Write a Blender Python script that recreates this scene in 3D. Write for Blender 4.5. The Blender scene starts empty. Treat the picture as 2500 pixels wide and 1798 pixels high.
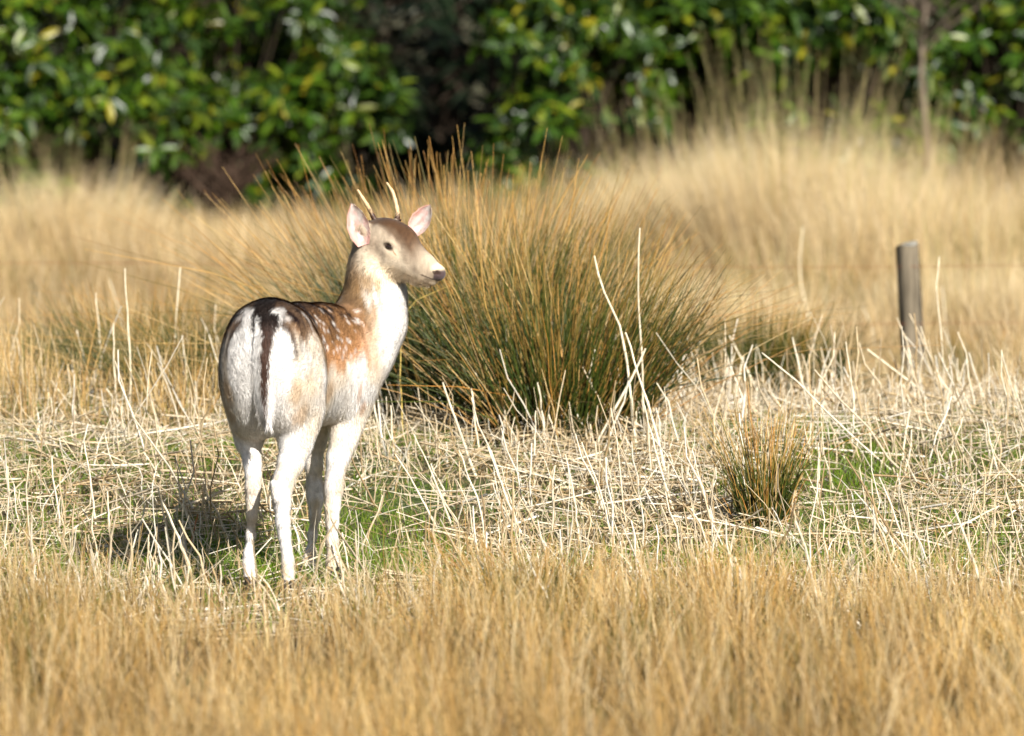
import bpy, math, os, random
import numpy as np
from mathutils import Vector, Matrix
from mathutils.bvhtree import BVHTree

random.seed(7)
rng = np.random.default_rng(11)
scene = bpy.context.scene
C = scene.collection

# ------------------------------------------------------------------ camera
FPX = 16100.0                      # focal length in photograph pixels (2500 wide)
CAM_H = 1.8
HORIZON = -19.0
PITCH = math.atan((899.0 - HORIZON) / FPX)
cam_data = bpy.data.cameras.new('camera')
cam = bpy.data.objects.new('camera', cam_data)
C.objects.link(cam)
cam.location = (0, 0, CAM_H)
cam.rotation_euler = (math.radians(90) - PITCH, 0, 0)
cam_data.sensor_width = 36.0
cam_data.lens = 36.0 * FPX / 2500.0
cam_data.clip_start = 0.5
cam_data.clip_end = 2000.0
cam_data.dof.use_dof = True
cam_data.dof.focus_distance = 20.85
cam_data.dof.aperture_fstop = 4.4
scene.camera = cam

# ------------------------------------------------------------------ sky and sun
SUN_EL = math.radians(31)
SUN_H = np.array([0.44, -0.898])   # where the sun stands: behind the camera, to the right
SUN_DIR = Vector((SUN_H[0] * math.cos(SUN_EL), SUN_H[1] * math.cos(SUN_EL), math.sin(SUN_EL)))
world = bpy.data.worlds.new('World')
scene.world = world
world.use_nodes = True
wn = world.node_tree.nodes
sky = wn.new('ShaderNodeTexSky')
sky.sky_type = 'NISHITA'
sky.sun_disc = False
sky.sun_elevation = SUN_EL
sky.sun_rotation = math.atan2(SUN_H[0], SUN_H[1])
bg = wn['Background']
bg.inputs['Strength'].default_value = 0.05
world.node_tree.links.new(sky.outputs['Color'], bg.inputs['Color'])
sun_data = bpy.data.lights.new('sun', 'SUN')
sun_data.energy = 5.0
sun_data.angle = math.radians(0.53)
sun_data.color = (1.0, 0.96, 0.90)
sun = bpy.data.objects.new('sun', sun_data)
sun.rotation_euler = SUN_DIR.to_track_quat('Z', 'Y').to_euler()
sun.location = (6, -8, 9)
C.objects.link(sun)
scene.view_settings.view_transform = 'Standard'
scene.view_settings.look = 'None'
scene.view_settings.gamma = 1.0
scene.view_settings.exposure = 0.95
scene.render.engine = 'CYCLES'
scene.cycles.max_bounces = 6
scene.cycles.diffuse_bounces = 2
scene.cycles.glossy_bounces = 2
scene.cycles.transmission_bounces = 3
scene.cycles.use_denoising = True
scene.cycles.denoiser = 'OPENIMAGEDENOISE'
scene.cycles.denoising_input_passes = 'RGB_ALBEDO_NORMAL'
scene.cycles.denoising_prefilter = 'ACCURATE'
scene.cycles.use_adaptive_sampling = False
scene.cycles.sampling_pattern = 'BLUE_NOISE'
scene.cycles.sample_clamp_direct = 6.0
scene.cycles.sample_clamp_indirect = 3.0

# ------------------------------------------------------------------ helpers
def lin(rgb):
    c = np.asarray(rgb, float) / 255.0
    return np.where(c <= 0.04045, c / 12.92, ((c + 0.055) / 1.055) ** 2.4)

def ss(a, b, x):
    t = np.clip((np.asarray(x, float) - a) / (b - a), 0, 1)
    return t * t * (3 - 2 * t)

def ray(px, py):
    u, v = (px - 1250.0) / FPX, (899.0 - py) / FPX
    c, s = math.cos(PITCH), math.sin(PITCH)
    return np.array([u, c + v * s, -s + v * c])

def P(px, py, d):
    """the point seen at a photograph pixel, at ground distance d from the camera"""
    r = ray(px, py)
    return np.array([0, 0, CAM_H]) + r * (d / r[1])

def vnoise(x, y, seed=0):
    """smooth value noise"""
    x = np.asarray(x, float); y = np.asarray(y, float)
    def h(i, j):
        n = (i.astype(np.int64) * 374761393 + j.astype(np.int64) * 668265263 + seed * 144665) & 0x7fffffff
        n = ((n ^ (n >> 13)) * 1274126177) & 0x7fffffff
        return ((n ^ (n >> 16)) & 0xffff) / 65535.0
    i, j = np.floor(x), np.floor(y)
    fx, fy = x - i, y - j
    fx, fy = fx * fx * (3 - 2 * fx), fy * fy * (3 - 2 * fy)
    return ((h(i, j) * (1 - fx) + h(i + 1, j) * fx) * (1 - fy) +
            (h(i, j + 1) * (1 - fx) + h(i + 1, j + 1) * fx) * fy)

def terrain(x, y):
    z = (0.20 * ss(20.5, 23.6, y) - 0.40 * ss(25.3, 29.0, y) + 0.30 * ss(33.0, 45.0, y))
    far = ss(8, 12, y) * (1 - ss(60, 80, y))
    return z + far * (0.05 * (vnoise(np.asarray(x) * 1.1 + 9, np.asarray(y) * 1.1, 3) - 0.5) * ss(21, 23, y)
                      + 0.02 * (vnoise(np.asarray(x) * 3.1, np.asarray(y) * 3.1, 4) - 0.5))

def ground_at(px, py):
    """where the ray through a pixel meets the ground"""
    r = ray(px, py)
    d = np.arange(9, 60, 0.02)
    pts = np.array([0, 0, CAM_H]) + r[None] * (d / r[1])[:, None]
    below = pts[:, 2] <= terrain(pts[:, 0], pts[:, 1])
    k = int(np.argmax(below)) if below.any() else len(d) - 1
    return pts[k]

def norm(v):
    v = np.asarray(v, float)
    return v / np.maximum(np.linalg.norm(v, axis=-1, keepdims=True), 1e-9)

def link(name, mesh, parent=None):
    o = bpy.data.objects.new(name, mesh)
    C.objects.link(o)
    if parent is not None:
        o.parent = parent
        o.matrix_parent_inverse = Matrix.Translation(-Vector(parent.location)) if parent.rotation_euler[2] == 0 else parent.matrix_basis.inverted()
    return o

def empty(name, loc):
    o = bpy.data.objects.new(name, None)
    o.location = Vector([float(v) for v in loc])
    o.empty_display_size = 0.1
    C.objects.link(o)
    return o

def tag(o, label=None, cat=None, group=None, kind=None):
    if label: o['label'] = label
    if cat: o['category'] = cat
    if group: o['group'] = group
    if kind: o['kind'] = kind
    return o

def build(name, V, F, mat, cols=None, smooth=True):
    """mesh from arrays; F is (n,3) or (n,4), cols per vertex (linear)"""
    V = np.ascontiguousarray(V, np.float32).reshape(-1, 3)
    F = np.ascontiguousarray(F, np.int32)
    m = bpy.data.meshes.new(name)
    n, k = F.shape
    m.vertices.add(len(V)); m.vertices.foreach_set('co', V.ravel())
    m.loops.add(n * k); m.loops.foreach_set('vertex_index', F.ravel())
    m.polygons.add(n)
    m.polygons.foreach_set('loop_start', np.arange(0, n * k, k, dtype=np.int32))
    m.polygons.foreach_set('loop_total', np.full(n, k, np.int32))
    m.polygons.foreach_set('use_smooth', np.full(n, smooth, bool))
    m.update(calc_edges=True)
    if cols is not None:
        a = m.color_attributes.new('Col', 'FLOAT_COLOR', 'POINT')
        c4 = np.ones((len(V), 4), np.float32); c4[:, :3] = np.asarray(cols).reshape(-1, 3)
        a.data.foreach_set('color', c4.ravel())
    m.materials.append(mat)
    return m

def ribbons(Pts, W, side):
    """flat blades: Pts (N,K,3), W (N,K), side (N,3)"""
    N, K = W.shape
    off = side[:, None, :] * W[..., None] * 0.5
    V = np.stack([Pts - off, Pts + off], 2).reshape(-1, 3)
    i = np.arange(N)[:, None] * (2 * K) + np.arange(K - 1)[None] * 2
    F = np.stack([i, i + 1, i + 3, i + 2], -1).reshape(-1, 4)
    return V, F

def tubes(Pts, R, sides=3):
    """round stems: Pts (N,K,3), R (N,K)"""
    N, K = R.shape
    t = norm(Pts[:, -1] - Pts[:, 0])
    ref = np.where(np.abs(t[:, 2:3]) > 0.9, np.array([[1.0, 0, 0]]), np.array([[0, 0, 1.0]]))
    a = norm(np.cross(t, ref)); b = np.cross(t, a)
    ang = np.arange(sides) * 2 * np.pi / sides
    ring = a[:, None, None, :] * np.cos(ang)[None, None, :, None] + b[:, None, None, :] * np.sin(ang)[None, None, :, None]
    V = (Pts[:, :, None, :] + ring * R[:, :, None, None]).reshape(-1, 3)
    base = np.arange(N)[:, None, None] * (K * sides) + np.arange(K - 1)[None, :, None] * sides
    j = np.arange(sides)[None, None]; j2 = (j + 1) % sides
    F = np.stack([base + j, base + j2, base + sides + j2, base + sides + j], -1).reshape(-1, 4)
    return V, F

def ico(c, axes, rad, n=(12, 18)):
    th = np.linspace(0, np.pi, n[0]); ph = np.linspace(0, 2 * np.pi, n[1], endpoint=False)
    S = np.stack([np.outer(np.cos(th), np.ones_like(ph)), np.outer(np.sin(th), np.cos(ph)), np.outer(np.sin(th), np.sin(ph))], -1).reshape(-1, 3)
    V = np.asarray(c) + (S * np.asarray(rad)) @ np.asarray(axes)
    g = np.arange(n[0] * n[1]).reshape(n)
    F = np.stack([g[:-1], np.roll(g, -1, 1)[:-1], np.roll(g, -1, 1)[1:], g[1:]], -1).reshape(-1, 4)
    return V, F

# ------------------------------------------------------------------ materials
def plant_mat(name, rough=0.55, spec=0.35, trans=0.3, coat=0.0, hue=0.0):
    m = bpy.data.materials.new(name); m.use_nodes = True
    nt = m.node_tree; ns = nt.nodes; L = nt.links.new
    out = ns['Material Output']; p = ns['Principled BSDF']
    at = ns.new('ShaderNodeAttribute'); at.attribute_name = 'Col'
    tc = ns.new('ShaderNodeTexCoord')
    nz = ns.new('ShaderNodeTexNoise'); nz.inputs['Scale'].default_value = 60.0; nz.inputs['Detail'].default_value = 3
    L(tc.outputs['Object'], nz.inputs['Vector'])
    mr = ns.new('ShaderNodeMapRange'); mr.inputs['From Min'].default_value = 0.3; mr.inputs['From Max'].default_value = 0.7
    mr.inputs['To Min'].default_value = 0.72; mr.inputs['To Max'].default_value = 1.15
    L(nz.outputs['Fac'], mr.inputs['Value'])
    mx = ns.new('ShaderNodeVectorMath'); mx.operation = 'SCALE'
    L(at.outputs['Color'], mx.inputs[0]); L(mr.outputs['Result'], mx.inputs['Scale'])
    L(mx.outputs['Vector'], p.inputs['Base Color'])
    p.inputs['Roughness'].default_value = rough
    p.inputs['Specular IOR Level'].default_value = spec
    tr = ns.new('ShaderNodeBsdfTranslucent')
    L(mx.outputs['Vector'], tr.inputs['Color'])
    mix = ns.new('ShaderNodeMixShader'); mix.inputs['Fac'].default_value = trans
    L(p.outputs['BSDF'], mix.inputs[1]); L(tr.outputs['BSDF'], mix.inputs[2])
    L(mix.outputs['Shader'], out.inputs['Surface'])
    return m

def plain_mat(name, rgb, rough=0.7, spec=0.3, scale=40, var=0.35, bump=0.0, stretch=(1, 1, 1)):
    m = bpy.data.materials.new(name); m.use_nodes = True
    nt = m.node_tree; ns = nt.nodes; L = nt.links.new
    p = ns['Principled BSDF']
    tc = ns.new('ShaderNodeTexCoord'); mp = ns.new('ShaderNodeMapping'); mp.inputs['Scale'].default_value = stretch
    L(tc.outputs['Object'], mp.inputs['Vector'])
    nz = ns.new('ShaderNodeTexNoise'); nz.inputs['Scale'].default_value = scale; nz.inputs['Detail'].default_value = 5
    L(mp.outputs['Vector'], nz.inputs['Vector'])
    cr = ns.new('ShaderNodeValToRGB')
    c = lin(rgb)
    cr.color_ramp.elements[0].position = 0.3; cr.color_ramp.elements[1].position = 0.7
    cr.color_ramp.elements[0].color = (*(c * (1 - var)), 1); cr.color_ramp.elements[1].color = (*np.minimum(c * (1 + var), 0.9), 1)
    L(nz.outputs['Fac'], cr.inputs['Fac']); L(cr.outputs['Color'], p.inputs['Base Color'])
    p.inputs['Roughness'].default_value = rough; p.inputs['Specular IOR Level'].default_value = spec
    if bump:
        b = ns.new('ShaderNodeBump'); b.inputs['Strength'].default_value = bump; b.inputs['Distance'].default_value = 0.01
        L(nz.outputs['Fac'], b.inputs['Height']); L(b.outputs['Normal'], p.inputs['Normal'])
    return m

def vcol_mat(name, rough=0.6, spec=0.25, sheen=0.0, fine=220.0, var=0.12):
    m = bpy.data.materials.new(name); m.use_nodes = True
    nt = m.node_tree; ns = nt.nodes; L = nt.links.new
    p = ns['Principled BSDF']
    at = ns.new('ShaderNodeAttribute'); at.attribute_name = 'Col'
    tc = ns.new('ShaderNodeTexCoord'); nz = ns.new('ShaderNodeTexNoise')
    nz.inputs['Scale'].default_value = fine; nz.inputs['Detail'].default_value = 2
    L(tc.outputs['Object'], nz.inputs['Vector'])
    mr = ns.new('ShaderNodeMapRange'); mr.inputs['From Min'].default_value = 0.3; mr.inputs['From Max'].default_value = 0.7
    mr.inputs['To Min'].default_value = 1 - var; mr.inputs['To Max'].default_value = 1 + var
    L(nz.outputs['Fac'], mr.inputs['Value'])
    mx = ns.new('ShaderNodeVectorMath'); mx.operation = 'SCALE'
    L(at.outputs['Color'], mx.inputs[0]); L(mr.outputs['Result'], mx.inputs['Scale'])
    L(mx.outputs['Vector'], p.inputs['Base Color'])
    p.inputs['Roughness'].default_value = rough; p.inputs['Specular IOR Level'].default_value = spec
    p.inputs['Sheen Weight'].default_value = sheen
    return m
# ------------------------------------------------------------------ the ground
def ground():
    xs = np.concatenate([[-400, -150, -60, -25, -12], np.arange(-7, 7.01, 0.12), [12, 25, 60, 150, 400]])
    ys = np.concatenate([[-120, -40, -10, 2, 6], np.arange(9, 62.01, 0.12), [70, 90, 140, 260, 600]])
    X, Y = np.meshgrid(xs, ys)
    Z = terrain(X, Y)
    V = np.stack([X, Y, Z], -1).reshape(-1, 3)
    g = np.arange(V.shape[0]).reshape(X.shape)
    F = np.stack([g[:-1, :-1], g[:-1, 1:], g[1:, 1:], g[1:, :-1]], -1).reshape(-1, 4)
    m = bpy.data.materials.new('mossy_soil'); m.use_nodes = True
    nt = m.node_tree; ns = nt.nodes; L = nt.links.new; p = ns['Principled BSDF']
    tc = ns.new('ShaderNodeTexCoord')
    n1 = ns.new('ShaderNodeTexNoise'); n1.inputs['Scale'].default_value = 1.3; n1.inputs['Detail'].default_value = 6
    n2 = ns.new('ShaderNodeTexNoise'); n2.inputs['Scale'].default_value = 35; n2.inputs['Detail'].default_value = 6
    L(tc.outputs['Object'], n1.inputs['Vector']); L(tc.outputs['Object'], n2.inputs['Vector'])
    cr = ns.new('ShaderNodeValToRGB')
    e = cr.color_ramp.elements
    e[0].position = 0.35; e[0].color = (*lin((70, 54, 32)), 1); e[1].position = 0.62; e[1].color = (*lin((70, 84, 26)), 1)
    k = e.new(0.5); k.color = (*lin((84, 72, 40)), 1)
    L(n1.outputs['Fac'], cr.inputs['Fac'])
    cr2 = ns.new('ShaderNodeValToRGB'); cr2.color_ramp.elements[0].color = (.45, .45, .45, 1); cr2.color_ramp.elements[1].color = (1.3, 1.3, 1.3, 1)
    L(n2.outputs['Fac'], cr2.inputs['Fac'])
    mx = ns.new('ShaderNodeMix'); mx.data_type = 'RGBA'; mx.blend_type = 'MULTIPLY'; mx.inputs[0].default_value = 1
    L(cr.outputs['Color'], mx.inputs[6]); L(cr2.outputs['Color'], mx.inputs[7]); L(mx.outputs[2], p.inputs['Base Color'])
    b = ns.new('ShaderNodeBump'); b.inputs['Distance'].default_value = 0.03; L(n2.outputs['Fac'], b.inputs['Height']); L(b.outputs['Normal'], p.inputs['Normal'])
    p.inputs['Roughness'].default_value = 0.95
    tag(link('ground', build('ground', V, F, m)), kind='structure')
ground()

grass_mat = plant_mat('dry_grass', 0.5, 0.3, 0.2)
straw_mat = plant_mat('bleached_straw', 0.55, 0.35, 0.12)
green_mat = plant_mat('fresh_grass', 0.45, 0.35, 0.4)
rush_mat = plant_mat('rush_stems', 0.42, 0.45, 0.08)
leaf_mat = plant_mat('glossy_leaf', 0.38, 0.45, 0.22)

def X(px, d): return (px - 1250) / FPX * d
def half_width(d): return 1250.0 / FPX * d
def to_px(x, y): return 1250 + FPX * x / y

def palette(n, cols, weights=None):
    cols = np.array([lin(c) for c in cols])
    w = None if weights is None else np.array(weights) / np.sum(weights)
    i = rng.choice(len(cols), n, p=w); j = rng.choice(len(cols), n, p=w)
    t = rng.random((n, 1)) * 0.5
    return cols[i] * (1 - t) + cols[j] * t

def blade_set(base, h, az, lean, curve, w, c0, c1, K=4, tubes_=False, taper=0.12, sides=3, kink=0.012):
    """stems or blades: base (N,3), height, direction of lean, lean (tan), curl, width, root and tip colours"""
    N = len(base); t = np.linspace(0, 1, K)[None]
    hd = np.stack([np.cos(az), np.sin(az)], 1)
    out = h[:, None] * (lean[:, None] * t + curve[:, None] * t ** 2)
    up = h[:, None] * (t - 0.35 * np.abs(curve)[:, None] * t ** 2)
    Pts = np.empty((N, K, 3))
    Pts[..., 0] = base[:, 0:1] + hd[:, 0:1] * out; Pts[..., 1] = base[:, 1:2] + hd[:, 1:2] * out; Pts[..., 2] = base[:, 2:3] + up
    Pts[:, 1:] += rng.normal(0, kink, (N, K - 1, 3)) * h[:, None, None] * np.array([1, 1, .4])
    W = w[:, None] * (1 - (1 - taper) * t ** 1.3)
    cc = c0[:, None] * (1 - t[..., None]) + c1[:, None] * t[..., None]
    if tubes_:
        V, F = tubes(Pts, W * 0.5, sides); rep = sides
    else:
        sa = rng.uniform(0, 2 * np.pi, N)
        V, F = ribbons(Pts, W, np.stack([np.cos(sa), np.sin(sa) * .6, 0 * sa], 1)); rep = 2
    cc = np.repeat(cc[:, :, None], rep, 2).reshape(-1, 3)
    return V, F, cc

class Bag:
    def __init__(s): s.V, s.F, s.C, s.n = [], [], [], 0
    def add(s, V, F, c):
        s.V.append(V); s.F.append(F + s.n); s.C.append(c); s.n += len(V)
    def obj(s, name, mat, parent=None):
        return link(name, build(name, np.concatenate(s.V), np.concatenate(s.F), mat, np.concatenate(s.C)), parent)

def scatter(d0, d1, per_m2, margin=0.7):
    dm = np.linspace(d0, d1, 60); wm = 2 * (half_width(dm) + margin)
    n = int(np.sum((wm[1:] + wm[:-1]) / 2) * (dm[1] - dm[0]) * per_m2)
    d = np.interp(rng.random(n), np.concatenate([[0], np.cumsum((wm[1:] + wm[:-1]) / 2)]) / np.sum((wm[1:] + wm[:-1]) / 2), dm)
    x = rng.uniform(-1, 1, n) * (half_width(d) + margin)
    ok = (np.abs(x) < half_width(d) + .6) | (rng.random(n) < .5)      # thinner well outside the view
    return x[ok], d[ok]

def tufted(x, y, per, rad):
    """blades round tuft centres: returns blade x, y, outward azimuth and how far out"""
    n = len(x); k = np.repeat(np.arange(n), per)
    a = rng.uniform(0, 2 * np.pi, len(k)); q = np.sqrt(rng.random(len(k)))
    r = np.repeat(rad, per) if np.ndim(rad) else rad
    return x[k] + np.cos(a) * q * r, y[k] + np.sin(a) * q * r, a, q, k

# ---- foreground: dry tan meadow grass, out of focus
YTOP_X = [-200, 60, 200, 330, 480, 640, 760, 860, 1000, 1130, 1300, 1500, 1650, 1850, 2050, 2250, 2450, 2700]
YTOP_Y = [1290, 1300, 1330, 1420, 1470, 1500, 1495, 1450, 1370, 1330, 1350, 1340, 1300, 1350, 1370, 1370, 1390, 1400]
def front_grass():
    x, d = scatter(11.0, 20.1, 36, 1.1)
    bx, by, az, q, k = tufted(x, d, 36, rng.uniform(.03, .085, len(x)))
    px = to_px(bx, by)
    jit = ((vnoise(x * 4, d * 3, 21) - .5) * 150 + rng.normal(0, 45, len(x)))[k] + rng.normal(0, 26, len(bx)) - 60 * (rng.random(len(bx)) < .06)
    tuft = rng.uniform(.55, 1.25, len(x))[k]
    lim = CAM_H - (np.interp(px, YTOP_X, YTOP_Y) + jit + 19) * by / FPX
    h = np.minimum(lim, rng.uniform(.24, .36, len(bx)) * tuft)
    h = h * rng.uniform(.62, 1.0, len(bx))
    ok = (h > 0.035) & (rng.random(len(bx)) < 1 - .75 * ss(17.6, 19.9, by))
    bx, by, az, q, h, k = bx[ok], by[ok], az[ok], q[ok], h[ok], k[ok]
    n = len(bx)
    base = np.stack([bx, by, terrain(bx, by) - .01], 1)
    wind = 0.10
    az2 = np.where(rng.random(n) < .35, np.pi * .95 + rng.normal(0, .5, n), az)
    lean = q * .42 * rng.random(n) + wind * rng.random(n); curve = rng.normal(.12, .22, n)
    tone = (.55 * vnoise(bx * 2.2 + 4, by * 1.2, 31) + .45 * vnoise(bx * 6 + 4, by * 4, 32))[:, None]
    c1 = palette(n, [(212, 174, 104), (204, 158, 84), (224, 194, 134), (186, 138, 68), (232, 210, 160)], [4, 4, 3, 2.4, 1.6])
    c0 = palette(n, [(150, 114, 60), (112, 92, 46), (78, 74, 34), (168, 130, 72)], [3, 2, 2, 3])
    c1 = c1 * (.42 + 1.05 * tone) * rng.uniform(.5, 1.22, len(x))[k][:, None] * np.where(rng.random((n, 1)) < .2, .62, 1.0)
    c0 = c0 * rng.uniform(.3, .8, len(x))[k][:, None]  # roots darkened tuft by tuft: shade low between the blades, put into the colour
    olive = (rng.random(n) < .06 + .6 * ss(.50, .66, vnoise(bx * 3 + 9, by * 2.2, 33)) * ss(15.0, 17.0, by))[:, None]
    c1 = np.where(olive, palette(n, [(120, 112, 48), (98, 96, 36), (140, 116, 60)]), c1); c0 = np.where(olive, c0 * .6, c0)
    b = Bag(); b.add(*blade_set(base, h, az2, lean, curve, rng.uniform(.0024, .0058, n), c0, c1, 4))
    # thin pale flowering stems above the leaves
    x2, d2 = scatter(14.0, 19.8, 90, .4); m = len(x2); c = palette(m, [(226, 204, 160), (206, 176, 120), (178, 140, 84)])
    hh = np.minimum(rng.uniform(.22, .42, m), np.maximum(.06, CAM_H - (np.interp(to_px(x2, d2), YTOP_X, YTOP_Y) - 40 + rng.normal(0, 50, m) + 19) * d2 / FPX))
    V2, F2, c2 = blade_set(np.stack([x2, d2, terrain(x2, d2) - .01], 1), hh, rng.uniform(0, 6.28, m), np.abs(rng.normal(.15, .2, m)), rng.normal(.08, .15, m), rng.uniform(.0022, .0045, m), c * .7, c, 4, True, .5)
    b.add(V2, F2, c2)
    tag(b.obj('dry_foreground_grass', grass_mat), 'tan dry meadow grass in front of the deer, soft and out of focus', 'grass', kind='stuff')
front_grass()

# ---- background: tall dry grass between the straw and the bushes
def back_grass():
    b = Bag()
    x, d = scatter(26.3, 47.0, 13, 3.0)
    # leave the fence line readable
    per = 30
    rad = rng.uniform(.08, .16, len(x))
    bx, by, az, q, k = tufted(x, d, per, rad)
    tuft_h = (.34 + .30 * vnoise(x * .8, d * .45, 41) + rng.normal(0, .09, len(x)))[k]
    px = to_px(bx, by)
    # low behind the deer's left side, taller to the far right
    tuft_h = tuft_h * (1 + .30 * ss(1500, 1900, px) * ss(33, 38, by)) * (1 - .30 * ss(30.5, 27, by))
    tuft_h = tuft_h * (1 - .45 * ss(38, 46, by) * ss(1500, 900, px)) * (1 - .12 * ss(1350, 1000, px) * ss(36, 32, by))
    h = tuft_h * rng.uniform(.55, 1.1, len(bx))
    n = len(bx)
    base = np.stack([bx, by, terrain(bx, by) - .01], 1)
    lean = q * .30 * rng.random(n) + .05; curve = rng.normal(.10, .15, n)
    az = np.where(rng.random(n) < .3, np.pi + rng.normal(0, .5, n), az)
    tone = (.6 * vnoise(bx * .9 + 4, by * .5, 51) + .4 * vnoise(bx * 3 + 4, by * 1.5, 52))[:, None]
    c1 = palette(n, [(222, 192, 136), (212, 178, 116), (230, 208, 162), (200, 160, 98), (176, 152, 88)], [4, 4, 3, 2, 1])
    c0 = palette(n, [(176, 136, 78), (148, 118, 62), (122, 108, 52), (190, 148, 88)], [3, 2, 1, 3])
    c1 = c1 * (.62 + .68 * tone) * rng.uniform(.45, 1.28, len(x))[k][:, None]
    olive = (rng.random(n) < .05 + .5 * ss(.58, .72, vnoise(bx * 1.4 + 2, by * .7, 53)) + .25 * ss(42, 46, by))[:, None]
    c1 = np.where(olive, palette(n, [(132, 122, 60), (112, 112, 48), (150, 128, 76)]), c1)
    c1 = c1 * .82 + .18 * c1.mean(1, keepdims=True) * np.array([1.08, 1.0, .90]); c0 = c0 * .6  # root colour lowered to paint deeper shade at the foot of the blades
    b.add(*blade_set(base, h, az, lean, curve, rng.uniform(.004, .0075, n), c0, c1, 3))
    # the same grass comes forward over the ridge on the deer's left
    x, d = scatter(23.9, 26.6, 26, .8)
    ok = to_px(x, d) < 600 - 160 * rng.random(len(x)); x, d = x[ok], d[ok]
    bx, by, az, q, k = tufted(x, d, 30, .08)
    n = len(bx); h = rng.uniform(.14, .44, n) * rng.uniform(.6, 1.1, len(x))[k]
    olive = rng.random((n, 1)) < .25
    c1 = np.where(olive, palette(n, [(120, 112, 48), (140, 122, 62)]), palette(n, [(216, 184, 124), (204, 164, 98), (226, 202, 154), (186, 142, 80)]))
    b.add(*blade_set(np.stack([bx, by, terrain(bx, by) - .01], 1), h, az, q * .4 * rng.random(n) + .05, rng.normal(.12, .18, n), rng.uniform(.003, .0055, n), c1 * .6, c1, 3))
    tag(b.obj('dry_background_grass', grass_mat), 'golden dry meadow grass filling the hollow behind the rushes', 'grass', kind='stuff')
back_grass()

# ---- short green grass showing through the straw
def green_mask(px, x, y):
    m = (.30 + .6 * ss(.46, .62, vnoise(x * 1.7 + 3, y * 1.5, 61))) * (.25 + .75 * ss(19.9, 20.8, y))
    for cx, cy, rx, ry in ((940, 20.9, 170, .9), (700, 20.4, 170, .7), (2050, 22.6, 160, 1.0), (2400, 20.9, 90, .8), (160, 21.5, 150, .35), (1900, 22.3, 200, .5), (470, 21.0, 200, .8)):
        m = np.maximum(m, ss(1.25, .75, np.sqrt(((px - cx) / rx) ** 2 + ((y - cy) / ry) ** 2)))
    return m
def green_grass():
    x, y = scatter(18.2, 25.4, 3000, 1.2)
    px = to_px(x, y)
    ok = rng.random(len(x)) < green_mask(px, x, y)
    x, y = x[ok], y[ok]; n = len(x)
    base = np.stack([x, y, terrain(x, y) - .006], 1)
    h = rng.uniform(.025, .08, n)
    c0 = palette(n, [(62, 92, 16), (44, 70, 14), (84, 108, 24)]); c1 = palette(n, [(126, 160, 26), (146, 172, 44), (104, 142, 20), (162, 172, 70)])
    b = Bag(); b.add(*blade_set(base, h, rng.uniform(0, 6.28, n), rng.uniform(.1, .8, n), rng.normal(.2, .3, n), rng.uniform(.0025, .005, n), c0, c1, 3))
    tag(b.obj('short_green_grass', green_mat), 'short bright green grass showing through the straw round the deer', 'grass', kind='stuff')
green_grass()

# ---- straw: broken stalks lying and standing
STRAW = [(224, 206, 174), (212, 190, 152), (234, 222, 196), (190, 164, 122), (156, 130, 92), (240, 232, 214)]
def straw_density(px, y):
    f = np.ones_like(px)
    f = f * (1 - .85 * np.exp(-((px - 930) / 140) ** 2 - ((y - 21.2) / 1.0) ** 2)) * (1 - .7 * np.exp(-((px - 690) / 150) ** 2 - ((y - 20.6) / .6) ** 2))
    f = f * (1 - .8 * np.exp(-((px - 2050) / 170) ** 2 - ((y - 22.4) / .9) ** 2)) * (1 - .45 * ss(620, 380, px) * ss(23.6, 24.4, y))
    f = f * (1 - .8 * np.exp(-((px - 2390) / 100) ** 2 - ((y - 20.9) / .7) ** 2))
    f = f * (1 + .9 * np.exp(-((px - 1500) / 230) ** 2 - ((y - 22.6) / .8) ** 2))
    return f * (.62 + .38 * ss(20.4, 21.4, y)) * (1 - .45 * np.exp(-((px - 680) / 150) ** 2 - ((y - 20.0) / .7) ** 2))
def litter():
    x, y = scatter(18.3, 26.0, 420, 1.5)
    px = to_px(x, y)
    ok = rng.random(len(x)) < straw_density(px, y) * .34 * (.5 + 1.0 * vnoise(x * 2.1 + 8, y * 1.6, 77))
    x, y = x[ok], y[ok]; n = len(x)
    L = rng.uniform(.10, .42, n); a = rng.normal(0, .7, n) + np.where(rng.random(n) < .45, rng.uniform(0, 3.14, n), 0)
    z = terrain(x, y) + rng.uniform(.004, .07, n) * ss(20.3, 22, y) + .004
    tilt = rng.normal(0, .22, n)
    t = np.linspace(-.5, .5, 4)[None]
    Pts = np.empty((n, 4, 3)); bend = rng.normal(0, .24, n)[:, None] * (t ** 2 * 2)
    Pts[..., 0] = x[:, None] + L[:, None] * (t * np.cos(a)[:, None] - bend * np.sin(a)[:, None])
    Pts[..., 1] = y[:, None] + L[:, None] * (t * np.sin(a)[:, None] + bend * np.cos(a)[:, None])
    Pts[..., 2] = z[:, None] + L[:, None] * t * tilt[:, None]
    Pts[..., 2] = np.maximum(Pts[..., 2], terrain(Pts[..., 0], Pts[..., 1]) + .002)
    W = rng.choice([.0011, .0018, .0026, .0040, .0052], n, p=[.25, .28, .22, .15, .10])[:, None] * np.ones((1, 4))
    V, F = tubes(Pts, W, 3)
    c = np.repeat(palette(n, STRAW, [3, 3, 2.4, 3, 2.6, 1.5])[:, None], 12, 1).reshape(-1, 3)
    b = Bag(); b.add(V, F, c)
    tag(b.obj('straw_litter', straw_mat), 'broken pale straw lying flat in a tangled mat on the ground', 'straw', kind='stuff')
litter()
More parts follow.
